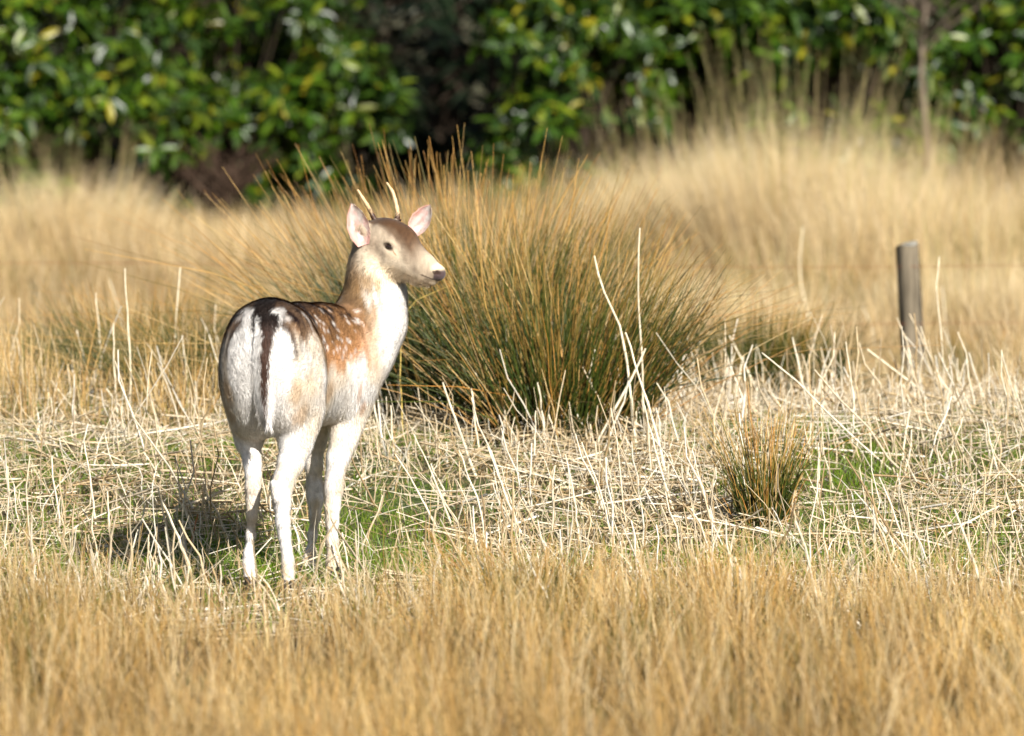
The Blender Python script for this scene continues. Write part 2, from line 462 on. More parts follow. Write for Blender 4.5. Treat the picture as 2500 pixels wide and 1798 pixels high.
def stubble():
    x, y = scatter(18.4, 25.9, 190, 1.5)
    px = to_px(x, y)
    f = straw_density(px, y) * (.35 + .65 * ss(.3, .65, vnoise(x * 2.3, y * 2, 71)))
    f = f * (.8 + .5 * ss(23.5, 24.8, y))
    ok = rng.random(len(x)) < f
    # keep the stretch just in front of the deer's legs open
    ok &= ~((px > 560) & (px < 840) & (y > 19.0) & (y < 20.6) & (rng.random(len(x)) < .7))
    x, y = x[ok], y[ok]; n = len(x); px = to_px(x, y)
    h = rng.gamma(2.6, .062, n).clip(.03, .42) * (1 - .3 * ss(19.8, 18.6, y))
    az = np.where(rng.random(n) < .5, np.pi + rng.normal(0, .6, n), rng.uniform(0, 6.28, n))
    lean = np.abs(rng.normal(.22, .32, n))
    base = np.stack([x, y, terrain(x, y) - .01], 1)
    c = palette(n, STRAW, [3, 3, 2.6, 2.6, 1.6, 2]) * rng.uniform(.75, 1.05, (n, 1))
    b = Bag(); b.add(*blade_set(base, h, az, lean, rng.normal(0, .06, n), rng.uniform(.0024, .0100, n), c * .85, c, 5, True, .6, 3, .022))
    # fine dead leaves tangled among the stalks
    x, y = scatter(18.6, 25.9, 500, 1.5); px = to_px(x, y)
    ok = rng.random(len(x)) < straw_density(px, y) * .8
    x, y = x[ok], y[ok]; n = len(x)
    base = np.stack([x, y, terrain(x, y) - .005], 1)
    c = palette(n, STRAW + [(170, 134, 78)], [2, 3, 1.5, 3, 3, 1, 2])
    V, F, cc = blade_set(base, rng.uniform(.05, .24, n), rng.uniform(0, 6.28, n), np.abs(rng.normal(.5, .5, n)), rng.normal(.6, .6, n), rng.uniform(.002, .006, n), c * .8, c, 5, kink=.03)
    b.add(V, F, cc)
    tag(b.obj('straw_stubble', straw_mat), 'short broken pale stalks standing in the trampled straw', 'straw', kind='stuff')
stubble()

# ---- rush tussocks
def rush(name, label, base, n, hmin, hmax, rad, spread, green, bias=(0, 0), droop=0.0, w=(.0022, .0042), group=None, dead=.12, gold=0.6, yscale=0.5):
    root = empty(name, (base[0], base[1], float(terrain(base[0], base[1]))))
    tag(root, label, 'rush tussock', group)
    for part, share in (('green_stems', 1 - dead), ('dead_stems', dead)):
        m = int(n * share)
        a = rng.uniform(0, 2 * np.pi, m); q = np.sqrt(rng.random(m))
        x = base[0] + np.cos(a) * q * rad; y = base[1] + np.sin(a) * q * rad
        h = rng.uniform(hmin, hmax, m) * (1 - .22 * q ** 2) * (.80 + .36 * vnoise(np.cos(a) * 2.3 + base[0] * 7, np.sin(a) * 2.3 + 5, 91))
        lean = q * spread * rng.uniform(.4, 1.1, m) + np.abs(rng.normal(0, .05, m))
        az = a + rng.normal(0, .35, m)
        vx = np.cos(az) * lean + bias[0]; vy = np.sin(az) * lean * yscale + bias[1]
        lean = np.hypot(vx, vy); az = np.arctan2(vy, vx)
        curve = np.abs(rng.normal(.05 + droop * q, .10, m)) * np.where(rng.random(m) < .12, 4.5, 1)
        if part == 'dead_stems':
            h *= rng.uniform(.4, .95, m); lean *= rng.uniform(1.0, 3.0, m)
            c0 = palette(m, [(150, 104, 48), (124, 84, 38), (176, 136, 76)]); c1 = palette(m, [(206, 160, 86), (186, 130, 60), (222, 194, 140)])
            cm = (c0 + c1) / 2
        else:
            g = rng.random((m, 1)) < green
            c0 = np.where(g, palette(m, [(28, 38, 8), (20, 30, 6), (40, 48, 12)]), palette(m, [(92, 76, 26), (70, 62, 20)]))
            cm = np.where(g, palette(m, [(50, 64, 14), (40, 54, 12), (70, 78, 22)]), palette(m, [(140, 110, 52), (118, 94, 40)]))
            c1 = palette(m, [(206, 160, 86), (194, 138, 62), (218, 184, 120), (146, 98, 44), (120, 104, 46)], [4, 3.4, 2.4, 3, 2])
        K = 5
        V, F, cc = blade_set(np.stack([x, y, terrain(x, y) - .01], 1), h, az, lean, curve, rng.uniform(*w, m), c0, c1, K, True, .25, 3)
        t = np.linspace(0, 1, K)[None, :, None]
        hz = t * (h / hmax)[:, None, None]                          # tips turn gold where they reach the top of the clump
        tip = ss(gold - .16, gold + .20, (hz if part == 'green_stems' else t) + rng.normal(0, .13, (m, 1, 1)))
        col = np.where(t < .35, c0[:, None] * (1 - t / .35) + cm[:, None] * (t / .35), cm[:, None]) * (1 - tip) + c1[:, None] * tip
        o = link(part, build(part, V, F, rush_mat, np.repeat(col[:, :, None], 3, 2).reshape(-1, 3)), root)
        tag(o, kind='stuff')
    return root
g1 = ground_at(1150, 1062); g2 = ground_at(1360, 1085); g3 = ground_at(1010, 1040)
rush('rush_tussock', 'huge rush tussock with golden tips fanning up behind the deer head', g1 + np.array([0, .45, 0]), 1750, .56, 1.06, .36, .42, .86, (-.03, .06), .05, (.0034, .0068), gold=.74, dead=.07, yscale=.3)
rush('rush_tussock', 'lower bushy rush clump leaning right beside the huge tussock', g2 + np.array([.02, .12, 0]), 1250, .36, .86, .28, .52, .78, (.02, .0), .08, (.0034, .0068), gold=.72, dead=.13, yscale=.4)
rush('rush_tussock', 'dark rush clump with long thin stems arching left behind the deer back', g3 + np.array([-.02, .55, 0]), 420, .60, 1.05, .22, .62, .6, (-.22, 0), .16, (.003, .006), gold=.58)
rush('rush_tussock', 'small upright rush clump with orange stems alone in the open straw', ground_at(1862, 1295), 250, .18, .50, .070, .28, .8, (-.02, 0), .04, (.0034, .006), gold=.55)
rush('rush_tussock', 'blurred dark green rush clump in the hollow left of the fence post', np.array([.98, 27.0, 0]), 1500, .30, .56, .28, .55, .95, (-.05, 0), .08, (.004, .008), gold=.85)
rush('rush_tussock', 'olive rush clump behind bleached stalks at the left of the deer', ground_at(300, 1000) + np.array([0, .7, 0]), 900, .28, .54, .30, .6, .85, (0, 0), .12, (.003, .006), gold=.78)
rush('rush_tussock', 'sparse rush clump bending over the straw close behind the deer rump', ground_at(500, 1030) + np.array([.02, .5, 0]), 700, .30, .55, .20, .9, .8, (-.25, 0), .45, (.0022, .004), gold=.75)
rush('rush_tussock', 'ragged rush clump half sunk in the tan foreground grass', ground_at(1270, 1520), 380, .16, .30, .14, .6, .5, (-.05, 0), .08, (.0026, .0046))
rush('rush_tussock', 'thin green and gold rushes in foreground grass under the orange clump', ground_at(1800, 1560), 320, .16, .30, .13, .6, .55, (-.10, 0), .08, (.0026, .0046))

for lab, px, d, hh in (('brown rush clump in a hollow of far grass, left of the post top', 2105, 36.5, .50), ('olive clump low in the far grass right of the fence post', 2390, 32.0, .42),
                       ('faint olive clump in the far grass above the deer rump', 560, 36.0, .36), ('dim brown clump in the far grass right of the huge tussock', 1640, 35.0, .40)):
    rush('rush_tussock', lab, np.array([X(px, d), d, 0]), 520, .55 * hh, hh, .26, .6, .75, (0, 0), .1, (.005, .009), gold=.8)

# ---- tall pale grass tussocks before the bushes
def tall_grass(label, x, y, n, hmin, hmax, rad, spread, bias=0.0):
    root = empty('grass_tussock', (x, y, float(terrain(x, y))))
    tag(root, label, 'grass tussock')
    a = rng.uniform(0, 2 * np.pi, n); q = np.sqrt(rng.random(n))
    bx = x + np.cos(a) * q * rad; by = y + np.sin(a) * q * rad
    h = rng.uniform(hmin, hmax, n) * (1 - .3 * q ** 2)
    c0 = palette(n, [(176, 138, 78), (150, 118, 60)]); c1 = palette(n, [(226, 206, 164), (216, 190, 140), (234, 220, 188), (192, 168, 118)])
    lean = q * spread * rng.random(n) + .04
    vx = np.cos(a) * lean + bias; vy = np.sin(a) * lean
    V, F, cc = blade_set(np.stack([bx, by, terrain(bx, by) - .01], 1), h, np.arctan2(vy, vx), np.hypot(vx, vy), np.abs(rng.normal(.08, .12, n)), rng.uniform(.003, .006, n), c0, c1, 4)
    tag(link('blades', build('blades', V, F, grass_mat, cc), root), kind='stuff')
    m = n // 36                                                     # thin flower stems above the leaves
    a = rng.uniform(0, 2 * np.pi, m); q = np.sqrt(rng.random(m))
    c = palette(m, [(206, 184, 136), (188, 172, 116), (168, 164, 104)])
    V, F, cc = blade_set(np.stack([x + np.cos(a) * q * rad * .8, y + np.sin(a) * q * rad * .8, terrain(x, y) + 0 * a], 1), rng.uniform(hmax * .95, hmax * 1.35, m), a, q * spread * .55 * rng.random(m) + .02,
                         np.abs(rng.normal(.03, .05, m)), rng.uniform(.0025, .004, m), c, c, 4, True, .4)
    tag(link('flower_stems', build('flower_stems', V, F, grass_mat, cc), root), kind='stuff')
tall_grass('tallest pale grass tussock rising against the leafy bushes', X(1930, 40.5), 40.5, 3800, .60, 1.22, .55, .50)
tall_grass('broad pale grass tussock left of the tallest one, below dark leaves', X(1690, 41.5), 41.5, 2800, .42, .92, .50, .55, -.05)
tall_grass('pale grass tussock right of the tallest one, before the bare sapling', X(2190, 39.5), 39.5, 2600, .46, .98, .50, .52, .05)
tall_grass('shaggy straw coloured tussock right behind the fence post', X(2370, 35), 35, 2400, .42, .68, .45, .6, .05)
tall_grass('low shaggy tussock hiding the foot of the fence post', X(2236, 28.9), 28.9, 700, .14, .36, .26, .6)
tall_grass('wispy greenish tussock at the foot of the left bushes', X(170, 43.5), 43.5, 2400, .34, .66, .60, .5)
tall_grass('shaggy pale tussock between the fence post and the huge rush tussock', X(1800, 34), 34, 2200, .34, .60, .5, .6, -.05)

# ---- single tall stalks
def stalk(pts_px, r0=.0042, col=(232, 218, 188), name='dead_stalk', label='thin bleached dead stalk standing above the straw', group='tall bleached stalks standing in the straw', r1=.55, base_drop=0):
    """pts_px from the foot upwards; the foot stands on the ground"""
    foot = ground_at(pts_px[0][0], pts_px[0][1] + base_drop)
    d = foot[1]
    pts = [foot - np.array([0, 0, .02])]
    for i, (px, py) in enumerate(pts_px[1:]): pts.append(P(px, py, d + .02 * (i + 1)))
    pts = np.array(pts); n = 12
    seg = np.concatenate([[0], np.cumsum(np.linalg.norm(np.diff(pts, axis=0), axis=1))]); t = np.linspace(0, seg[-1], n)
    pp = np.stack([np.interp(t, seg, pts[:, i]) for i in range(3)], 1)
    pp[1:-1] = (pp[:-2] + 2 * pp[1:-1] + pp[2:]) / 4
    pp[2:-1] += rng.normal(0, .0012, (n - 3, 3))
    rr = np.interp(t, [0, seg[-1]], [r0, r0 * r1]) * (1 + .18 * (np.arange(n) % 4 == 2))
    V, F = tubes(pp[None], rr[None], 6)
    c = lin(col) * rng.uniform(.88, 1.06) * np.repeat(rng.uniform(.85, 1.08, (n, 1)), 6, 0)
    V = V - foot
    o = link(name, build(name, V, F, straw_mat, np.minimum(c, .85)))
    o.location = Vector(foot.tolist())
    tag(o, label, 'stalk', group)
    return o
for pts in (
    [(249, 1000), (246, 850), (234, 716)], [(320, 1030), (316, 850), (305, 656)], [(461, 1030), (455, 900), (444, 819)],
    [(287, 1045), (280, 900), (277, 789)], [(225, 990), (205, 870), (187, 806)], [(190, 960), (160, 860), (137, 806)], [(180, 1030), (165, 890)],
    [(505, 1010), (502, 890)], [(236, 1300), (222, 1180), (206, 1080)], [(429, 1400), (405, 1280), (386, 1190)], [(270, 1330), (262, 1200)], [(448, 1400), (446, 1230)],
    [(330, 1330), (355, 1230)], [(1057, 1045), (1061, 985), (1064, 929)], [(1174, 1120), (1160, 1030), (1150, 949)], [(1304, 1165), (1305, 1090), (1308, 1003)],
    [(1375, 1110), (1340, 1012)], [(976, 1030), (968, 960), (963, 900)], [(962, 1140), (954, 990)], [(1424, 1070), (1398, 1000), (1375, 940)], [(1550, 1090), (1553, 1005)],
    [(1862, 960), (1855, 895), (1847, 840)], [(2201, 1125), (2210, 1060), (2222, 1001)], [(1613, 1060), (1632, 980), (1647, 909)], [(2080, 1110), (2085, 980), (2065, 835)],
    [(2372, 1045), (2330, 970), (2282, 909)], [(2242, 1405), (2190, 1270), (2146, 1165)], [(2001, 1210), (1998, 1080)], [(2395, 960), (2375, 860)], [(1970, 1120), (1990, 950)],
    [(2150, 960), (2130, 800), (2105, 750)], [(2340, 970), (2318, 880), (2300, 700)], [(1655, 1270), (1605, 1120), (1570, 980)], [(1290, 1330), (1230, 1200), (1190, 1090)],
    [(1110, 1290), (1060, 1170), (1010, 1060)], [(1080, 1300), (1010, 1180), (965, 1110)], [(1420, 1340), (1400, 1200), (1380, 1110)], [(1500, 1330), (1470, 1210), (1420, 1080)],
    [(1190, 1340), (1170, 1230), (1120, 1100)], [(860, 1420), (835, 1300)], [(1750, 1300), (1710, 1180), (1690, 1100)], [(2110, 1330), (2080, 1230)], [(2300, 1190), (2330, 1080), (2350, 1020)]):
    (fx, fy) = pts[0]
    if fx < 560: lab = 'thin bleached stalk in the straw at the left of the deer rump' if fy < 1100 else 'thin pale stalk standing before or beside the deer shadow'
    elif fx < 1000: lab = 'thin pale stalk close by the deer right legs'
    elif fx < 1700: lab = 'thin bleached stalk at the foot of the two big rush clumps' if fy < 1170 else 'pale stalk leaning left in open straw between the deer and the orange rush clump'
    else: lab = 'thin pale stalk on the straw ridge before the fence post hollow' if fy < 1070 else 'thin bleached stalk in the straw around the orange rush clump'
    tall = pts[0][1] - pts[-1][1]; tilt = (pts[-1][0] - pts[0][0]) / tall
    how = ('tall' if tall > 210 else 'medium' if tall > 150 else 'short' if tall > 105 else 'stubby') + (' left-leaning' if tilt < -.28 else ' slightly left-tilted' if tilt < -.10 else ' right-leaning' if tilt > .12 else ' upright')
    lab = how + ' ' + lab.replace('leaning left ', '')
    stalk(pts, label=lab, group=lab.replace('stalk', 'stalks', 1))
U = dict(group=None)
stalk([(1575, 1100), (1568, 900), (1557, 723), (1562, 557)], .0045, label='tallest bleached stalk, upright in front of the lower rush clump', **U)
stalk([(1556, 1105), (1537, 934), (1518, 802), (1469, 704), (1451, 625)], .0055, label='tall bent bleached stalk with its top leaning left over the rushes', **U)
stalk([(1635, 1185), (1606, 1067), (1560, 920), (1527, 812)], .0055, label='thick bleached stalk crossing the lower rush clump, sloping up to the left', **U)
stalk([(1434, 1112), (1500, 1000), (1550, 910), (1576, 851)], .0060, label='thick bleached stalk sloping up to the right across the rush clump', **U)
stalk([(395, 1000), (425, 845), (440, 652)], .0045, label='tall pale stalk with a kink left of the deer rump', **U)
stalk([(343, 985), (311, 828), (266, 682)], .0045, label='tall pale stalk slanting up to the left in the olive rush clump', **U)
stalk([(519, 860), (545, 700), (569, 583)], .0040, col=(150, 118, 54), label='brown grass stem rising above the deer rump on its left', **U)
stalk([(478, 1415), (430, 1300), (395, 1222)], .0055, label='thick pale stalk leaning left in front of the deer shadow', **U)
stalk([(455, 1350), (475, 1290), (483, 1256)], .0038, col=(150, 92, 44), label='short reddish brown stem in front of the deer shadow', **U)
stalk([(1223, 1085), (1169, 919), (1123, 861)], .0045, label='slender pale stalk with a hooked top before the huge tussock', **U)
stalk([(1169, 1170), (1110, 1022), (1081, 934)], .0060, label='stout pale stalk leaning left below the deer muzzle', **U)
stalk([(1334, 1112), (1325, 1010), (1312, 934)], .0050, label='upright pale stalk against the base of the lower rush clump', **U)
stalk([(2020, 960), (1995, 866), (1965, 740), (1950, 665), (1960, 553)], .0042, label='very tall thin stalk in the hollow left of the fence post', **U)
stalk([(1875, 1015), (1840, 935), (1780, 819)], .0055, label='thick pale stalk sloping up left from the straw ridge', **U)
stalk([(1785, 1000), (1800, 935), (1815, 870)], .0055, label='thick pale stalk crossing another on the straw ridge', **U)
stalk([(2304, 1015), (2235, 943), (2117, 853)], .0055, label='long pale stalk slanting low across the foot of the fence post', **U)
stalk([(2220, 1010), (2200, 930), (2184, 879)], .0045, col=(92, 74, 52), label='dark brown stem at the foot of the fence post', **U)
stalk([(2310, 1000), (2300, 850), (2285, 700), (2293, 626)], .0040, label='tall wiry pale stalk just right of the fence post', **U)
stalk([(2413, 1490), (2370, 1350), (2330, 1244)], .0055, label='long pale stalk leaning left over the green patch by the foreground grass', **U)
stalk([(2261, 1330), (2340, 1285), (2440, 1236)], .0055, label='pale stalk lying low across the green patch', **U)
stalk([(472, 1232), (476, 1180), (480, 1133), (430, 1128), (378, 1123)], .0040, col=(120, 96, 66), name='dead_twig', label='dark twig snapped over sideways behind the deer shadow', **U)
stalk([(985, 1085), (975, 900), (985, 745), (1096, 699)], .0030, col=(196, 170, 90), label='thin bent stem passing under the deer muzzle', **U)

# ---- fence post and wires
def fence():
    px, d = 2240, 30.0
    x = X(px, d); zg = float(terrain(x, d)); ztop = float(P(px, 600, d)[2])
    root = empty('fence_post', (x, d, zg))
    tag(root, 'weathered grey round fence post standing in the tall grass', 'fence post')
    n, k = 24, 18
    tz = np.linspace(-.15, ztop - zg, k); a = np.linspace(0, 2 * np.pi, n, endpoint=False)
    V = []
    for i, z in enumerate(tz):
        for j, b in enumerate(a):
            r = .050 * (1 + .07 * math.sin(b * 3 + 1) + .05 * math.sin(b * 7 + z * 3) + .04 * math.sin(b * 11 + 2)) * (1.04 - .05 * i / k)
            top = (.010 * math.sin(b * 2) + .012 * math.cos(b)) if i == k - 1 else 0
            V.append((x - .055 * (z / 0.9) + r * math.cos(b), d + r * math.sin(b), zg + z + top))
    V.append((x - .055 * (tz[-1] / .9), d, zg + tz[-1] + .012))
    F = [(i * n + j, i * n + (j + 1) % n, (i + 1) * n + (j + 1) % n, (i + 1) * n + j) for i in range(k - 1) for j in range(n)]
    m = plain_mat('weathered_wood', (98, 89, 74), .9, .2, 34, .7, 1.0, (1, 1, .10))
    me = build('post', np.array(V), np.array(F), m)
    o = link('post', me, root)
    c = len(V) - 1
    capF = np.array([((k - 1) * n + j, (k - 1) * n + (j + 1) % n, c) for j in range(n)])
    link('lichen_top', build('lichen_top', np.array(V[(k - 1) * n:]) + np.array([0, 0, .002]), capF - (k - 1) * n, plain_mat('pale_lichen', (142, 138, 126), .95, .1, 50, .35, .6)), root)
    wm = plain_mat('rusty_wire', (128, 70, 36), .7, .4, 90, .4)
    for zz, lab in ((.74, 'upper rusty fence wire strung past the post through the grass'), (.48, 'lower rusty fence wire strung past the post through the grass')):
        t = np.linspace(-5.2, 4.0, 40)
        pts = np.stack([x + t, np.full(40, d - .045) , zg + zz + .0009 * t ** 2 + .004 * np.sin(t * 3)], 1)
        V2, F2 = tubes(pts[None], np.full((1, 40), .0011), 5)
        o = link('fence_wire', build('fence_wire', V2, F2, wm)); tag(o, lab, 'wire')
fence()

# ---- pale stone on the bare patch by the ridge
def stone():
    c = ground_at(1795, 1020)
    V, F = ico((0, 0, 0), np.eye(3), (.06, .05, .045), (14, 20))
    r = 1 + .18 * (vnoise(V[:, 0] * 30 + 5, V[:, 2] * 30 + V[:, 1] * 20, 3) - .5)
    o = link('stone', build('stone', V * r[:, None], F, plain_mat('pale_stone', (214, 206, 194), .9, .2, 30, .2, .5)))
    o.location = (c[0], c[1] + .1, float(terrain(c[0], c[1] + .1)) + .03)
    tag(o, 'small pale stone half buried in straw on the ridge', 'stone')
stone()

# ------------------------------------------------------------------ bushes and trees behind
def leaf_shape(L, W):
    """a folded, slightly drooping leaf along +x, z up"""
    V = np.array([[0, 0, 0], [.30 * L, W * .42, .10 * W], [.30 * L, -W * .42, .10 * W], [.36 * L, 0, -.05 * W], [.68 * L, W * .46, .06 * W - .03 * L], [.68 * L, -W * .46, .06 * W - .03 * L], [.70 * L, 0, -.08 * W - .03 * L], [L, 0, -.10 * L]])
    F = np.array([[0, 3, 1], [0, 2, 3], [1, 3, 6], [1, 6, 4], [2, 6, 3], [2, 5, 6], [4, 6, 7], [5, 7, 6]])
    return V, F
LEAF = leaf_shape(1.0, .34)
LEAFCOL = [(52, 80, 12), (38, 62, 10), (74, 100, 15), (104, 116, 22), (26, 48, 11), (140, 132, 30), (52, 74, 34)]
LEAFW = [4, 4, 3, 1.6, 3, .5, 1.2]
leaf_protos = []
for c in [LEAFCOL[i] for i in (0, 1, 2, 3, 5, 6)]:
    leaf_protos.append(build('leaf', LEAF[0], LEAF[1], leaf_mat, np.repeat(lin(c)[None], 8, 0)))
bark_mat = plain_mat('bark', (58, 48, 38), .9, .2, 40, .4, .6, (1, 1, .25))

def bush(label, cx, cy, lobes, n_whorl, singles, name='evergreen_bush', size=(.08, .19), group=None):
    """lobes: (dx, dy, z, rx, ry, rz) ellipsoids; leaves in whorls on shoot tips all through the outer crown"""
    z0 = float(terrain(cx, cy))
    root = empty(name, (cx, cy, z0)); tag(root, label, 'bush', group)
    lob = np.array(lobes, float)
    wts = lob[:, 3] * lob[:, 5]; wts /= wts.sum()
    # many small leafy masses on the big lobes, with hollows between them
    nsub = 15 * len(lob); si = rng.choice(len(lob), nsub, p=wts)
    su = norm(rng.normal(0, 1, (nsub, 3)) + np.array([0, -.5, .25]))
    sr = rng.uniform(.16, .36, nsub)
    lob = np.concatenate([lob[si, :3] + su * lob[si, 3:] * rng.uniform(.55, 1.0, (nsub, 1)), np.stack([sr, sr, sr * .8], 1)], 1)
    wts = sr ** 2; wts /= wts.sum()
    li = rng.choice(len(lob), n_whorl, p=wts)
    u = norm(rng.normal(0, 1, (n_whorl, 3))); u[:, 2] += .3; u = norm(u)
    r = 1 - .5 * rng.random(n_whorl) ** 1.8 + rng.normal(0, .08, n_whorl)
    tip = np.array([cx, cy, z0]) + lob[li, :3] + u * lob[li, 3:] * r[:, None]
    ok = tip[:, 2] > z0 + .06
    tip, u = tip[ok], u[ok]; n = len(tip)
    ax = norm(u * .8 + np.array([0, -.1, .55]) + rng.normal(0, .3, (n, 3)))
    per = 7
    ref = norm(np.cross(ax, rng.normal(0, 1, (n, 3)))); ref2 = np.cross(ax, ref)
    ph = (np.arange(per)[None] * 2 * np.pi / per + rng.uniform(0, 6.28, (n, 1))) + rng.normal(0, .2, (n, per))
    rad = ref[:, None] * np.cos(ph)[..., None] + ref2[:, None] * np.sin(ph)[..., None]
    dirn = norm(rad + ax[:, None] * rng.normal(.25, .35, (n, per, 1)) + np.array([0, 0, -.22])).reshape(-1, 3)
    upv = np.repeat(ax[:, None], per, 1).reshape(-1, 3)
    side = norm(np.cross(upv, dirn)); upv = np.cross(dirn, side)
    pos = np.repeat(tip[:, None], per, 1).reshape(-1, 3) + dirn * .012
    N = len(pos); L = rng.uniform(*size, N)
    keep = rng.random(N) < .9
    col = palette(N, LEAFCOL, LEAFW) * rng.uniform(.75, 1.2, (N, 1))
    # the leaves that show largest are objects of their own
    facing = -pos[:, 1] + rng.random(N) * .25
    px = to_px(pos[:, 0], pos[:, 1]); py = 899 + FPX * np.tan(np.arctan((CAM_H - pos[:, 2]) / pos[:, 1]) - PITCH)
    vis = (px > -20) & (px < 2520) & (py > -20) & (py < 520) & keep
    order = np.argsort(np.where(vis, -facing, 1e9))[:singles]
    order = order[vis[order]]
    one = np.zeros(N, bool); one[order] = True
    rest = keep & ~one
    lv = LEAF[0]
    V = pos[rest][:, None] + (dirn[rest][:, None] * lv[None, :, 0:1] + side[rest][:, None] * lv[None, :, 1:2] + upv[rest][:, None] * lv[None, :, 2:3]) * L[rest][:, None, None]
    M = rest.sum()
    F = (np.arange(M)[:, None, None] * 8 + LEAF[1][None]).reshape(-1, 3)
    tag(link('foliage', build('foliage', V.reshape(-1, 3), F, leaf_mat, np.repeat(col[rest][:, None], 8, 1).reshape(-1, 3), False), root), kind='stuff')
    for i in order:
        o = bpy.data.objects.new('leaf', leaf_protos[rng.choice(6, p=[.26, .24, .22, .14, .05, .09])])
        R3 = Matrix(((dirn[i][0], side[i][0], upv[i][0]), (dirn[i][1], side[i][1], upv[i][1]), (dirn[i][2], side[i][2], upv[i][2])))
        o.matrix_basis = Matrix.Translation(Vector((pos[i] - np.array([cx, cy, z0])).tolist())) @ R3.to_4x4() @ Matrix.Scale(float(L[i]), 4)
        o.parent = root; C.objects.link(o)
    # branches from the foot to the shoots
    m = min(n, 150); sel = rng.choice(n, m, replace=False)
    foot = np.array([cx, cy, z0 - .05]) + np.stack([rng.normal(0, .12, m), rng.normal(0, .10, m), 0 * np.zeros(m)], 1)
    t = np.linspace(0, 1, 5)[None, :, None]
    mid = foot * .5 + tip[sel] * .5 + np.array([0, .1, -.12])
    Pts = (1 - t) ** 2 * foot[:, None] + 2 * t * (1 - t) * mid[:, None] + t ** 2 * tip[sel][:, None]
    V, F = tubes(Pts, np.interp(np.linspace(0, 1, 5), [0, 1], [.018, .004])[None] * np.ones((m, 1)), 4)
    tag(link('branches', build('branches', V, F, bark_mat), root), kind='stuff')
    return root
bush('broad leafy evergreen bush nearest the wispy greenish tussock', X(60, 48.5), 48.5, [(-.3, 0, .9, 1.0, .8, 1.0), (.7, -.1, .7, .8, .7, .8), (.2, .2, 1.8, 1.0, .8, .9)], 950, 160)
bush('dark glossy evergreen bush behind the dead twiggy stump', X(520, 48.8), 48.8, [(-.3, 0, 1.0, .9, .8, 1.0), (.5, 0, .8, .8, .7, .9), (.1, .2, 1.8, .9, .8, .8)], 950, 160)
bush('evergreen bush at the left edge of the dark gap', X(740, 50.2), 50.2, [(0, 0, .7, .45, .6, .8), (-.3, .2, 1.6, .6, .6, .7)], 700, 90)
bush('bright leafy evergreen bush at the right edge of the dark gap', X(1390, 48.4), 48.4, [(0, 0, .8, .62, .7, .9), (.3, .1, 1.6, .75, .8, .8), (-.2, -.1, .5, .4, .5, .5)], 820, 160)
bush('yellowish evergreen bush behind the broad pale tussock', X(1640, 48.9), 48.9, [(0, 0, 1.0, .9, .8, 1.0), (.5, .1, 1.7, .9, .8, .8), (-.4, .1, 1.5, .8, .8, .8)], 950, 160)
bush('leafy evergreen bush behind the tallest pale tussock', X(1990, 48.3), 48.3, [(0, 0, 1.0, .9, .8, 1.0), (.4, .1, 1.7, .8, .8, .8), (-.5, .2, 1.6, .7, .7, .8)], 900, 130)
bush('deep green evergreen bush behind the bare sapling', X(2400, 48.7), 48.7, [(0, 0, 1.0, 1.0, .8, 1.0), (.5, .1, 1.7, 1.0, .8, .8), (-.4, .1, 1.5, .8, .8, .8)], 950, 130)

bush('outermost evergreen bush beyond the broad leafy one on its left', X(-420, 48.6), 48.6, [(-.3, 0, 1.0, .9, .8, 1.0), (.5, 0, .8, .8, .7, .9), (.1, .2, 1.8, .9, .8, .8)], 700, 0)
bush('evergreen bush at the far left end of the hedge', X(-900, 48.9), 48.9, [(-.3, 0, 1.0, .9, .8, 1.0), (.5, 0, .8, .8, .7, .9), (.1, .2, 1.8, .9, .8, .8)], 700, 0)
bush('outermost evergreen bush beyond the deep green one on its right', X(2880, 48.6), 48.6, [(0, 0, 1.0, 1.0, .8, 1.0), (.5, .1, 1.7, 1.0, .8, .8), (-.4, .1, 1.5, .8, .8, .8)], 700, 0)
bush('evergreen bush at the far right end of the hedge', X(3360, 48.9), 48.9, [(0, 0, 1.0, 1.0, .8, 1.0), (.5, .1, 1.7, 1.0, .8, .8), (-.4, .1, 1.5, .8, .8, .8)], 700, 0)

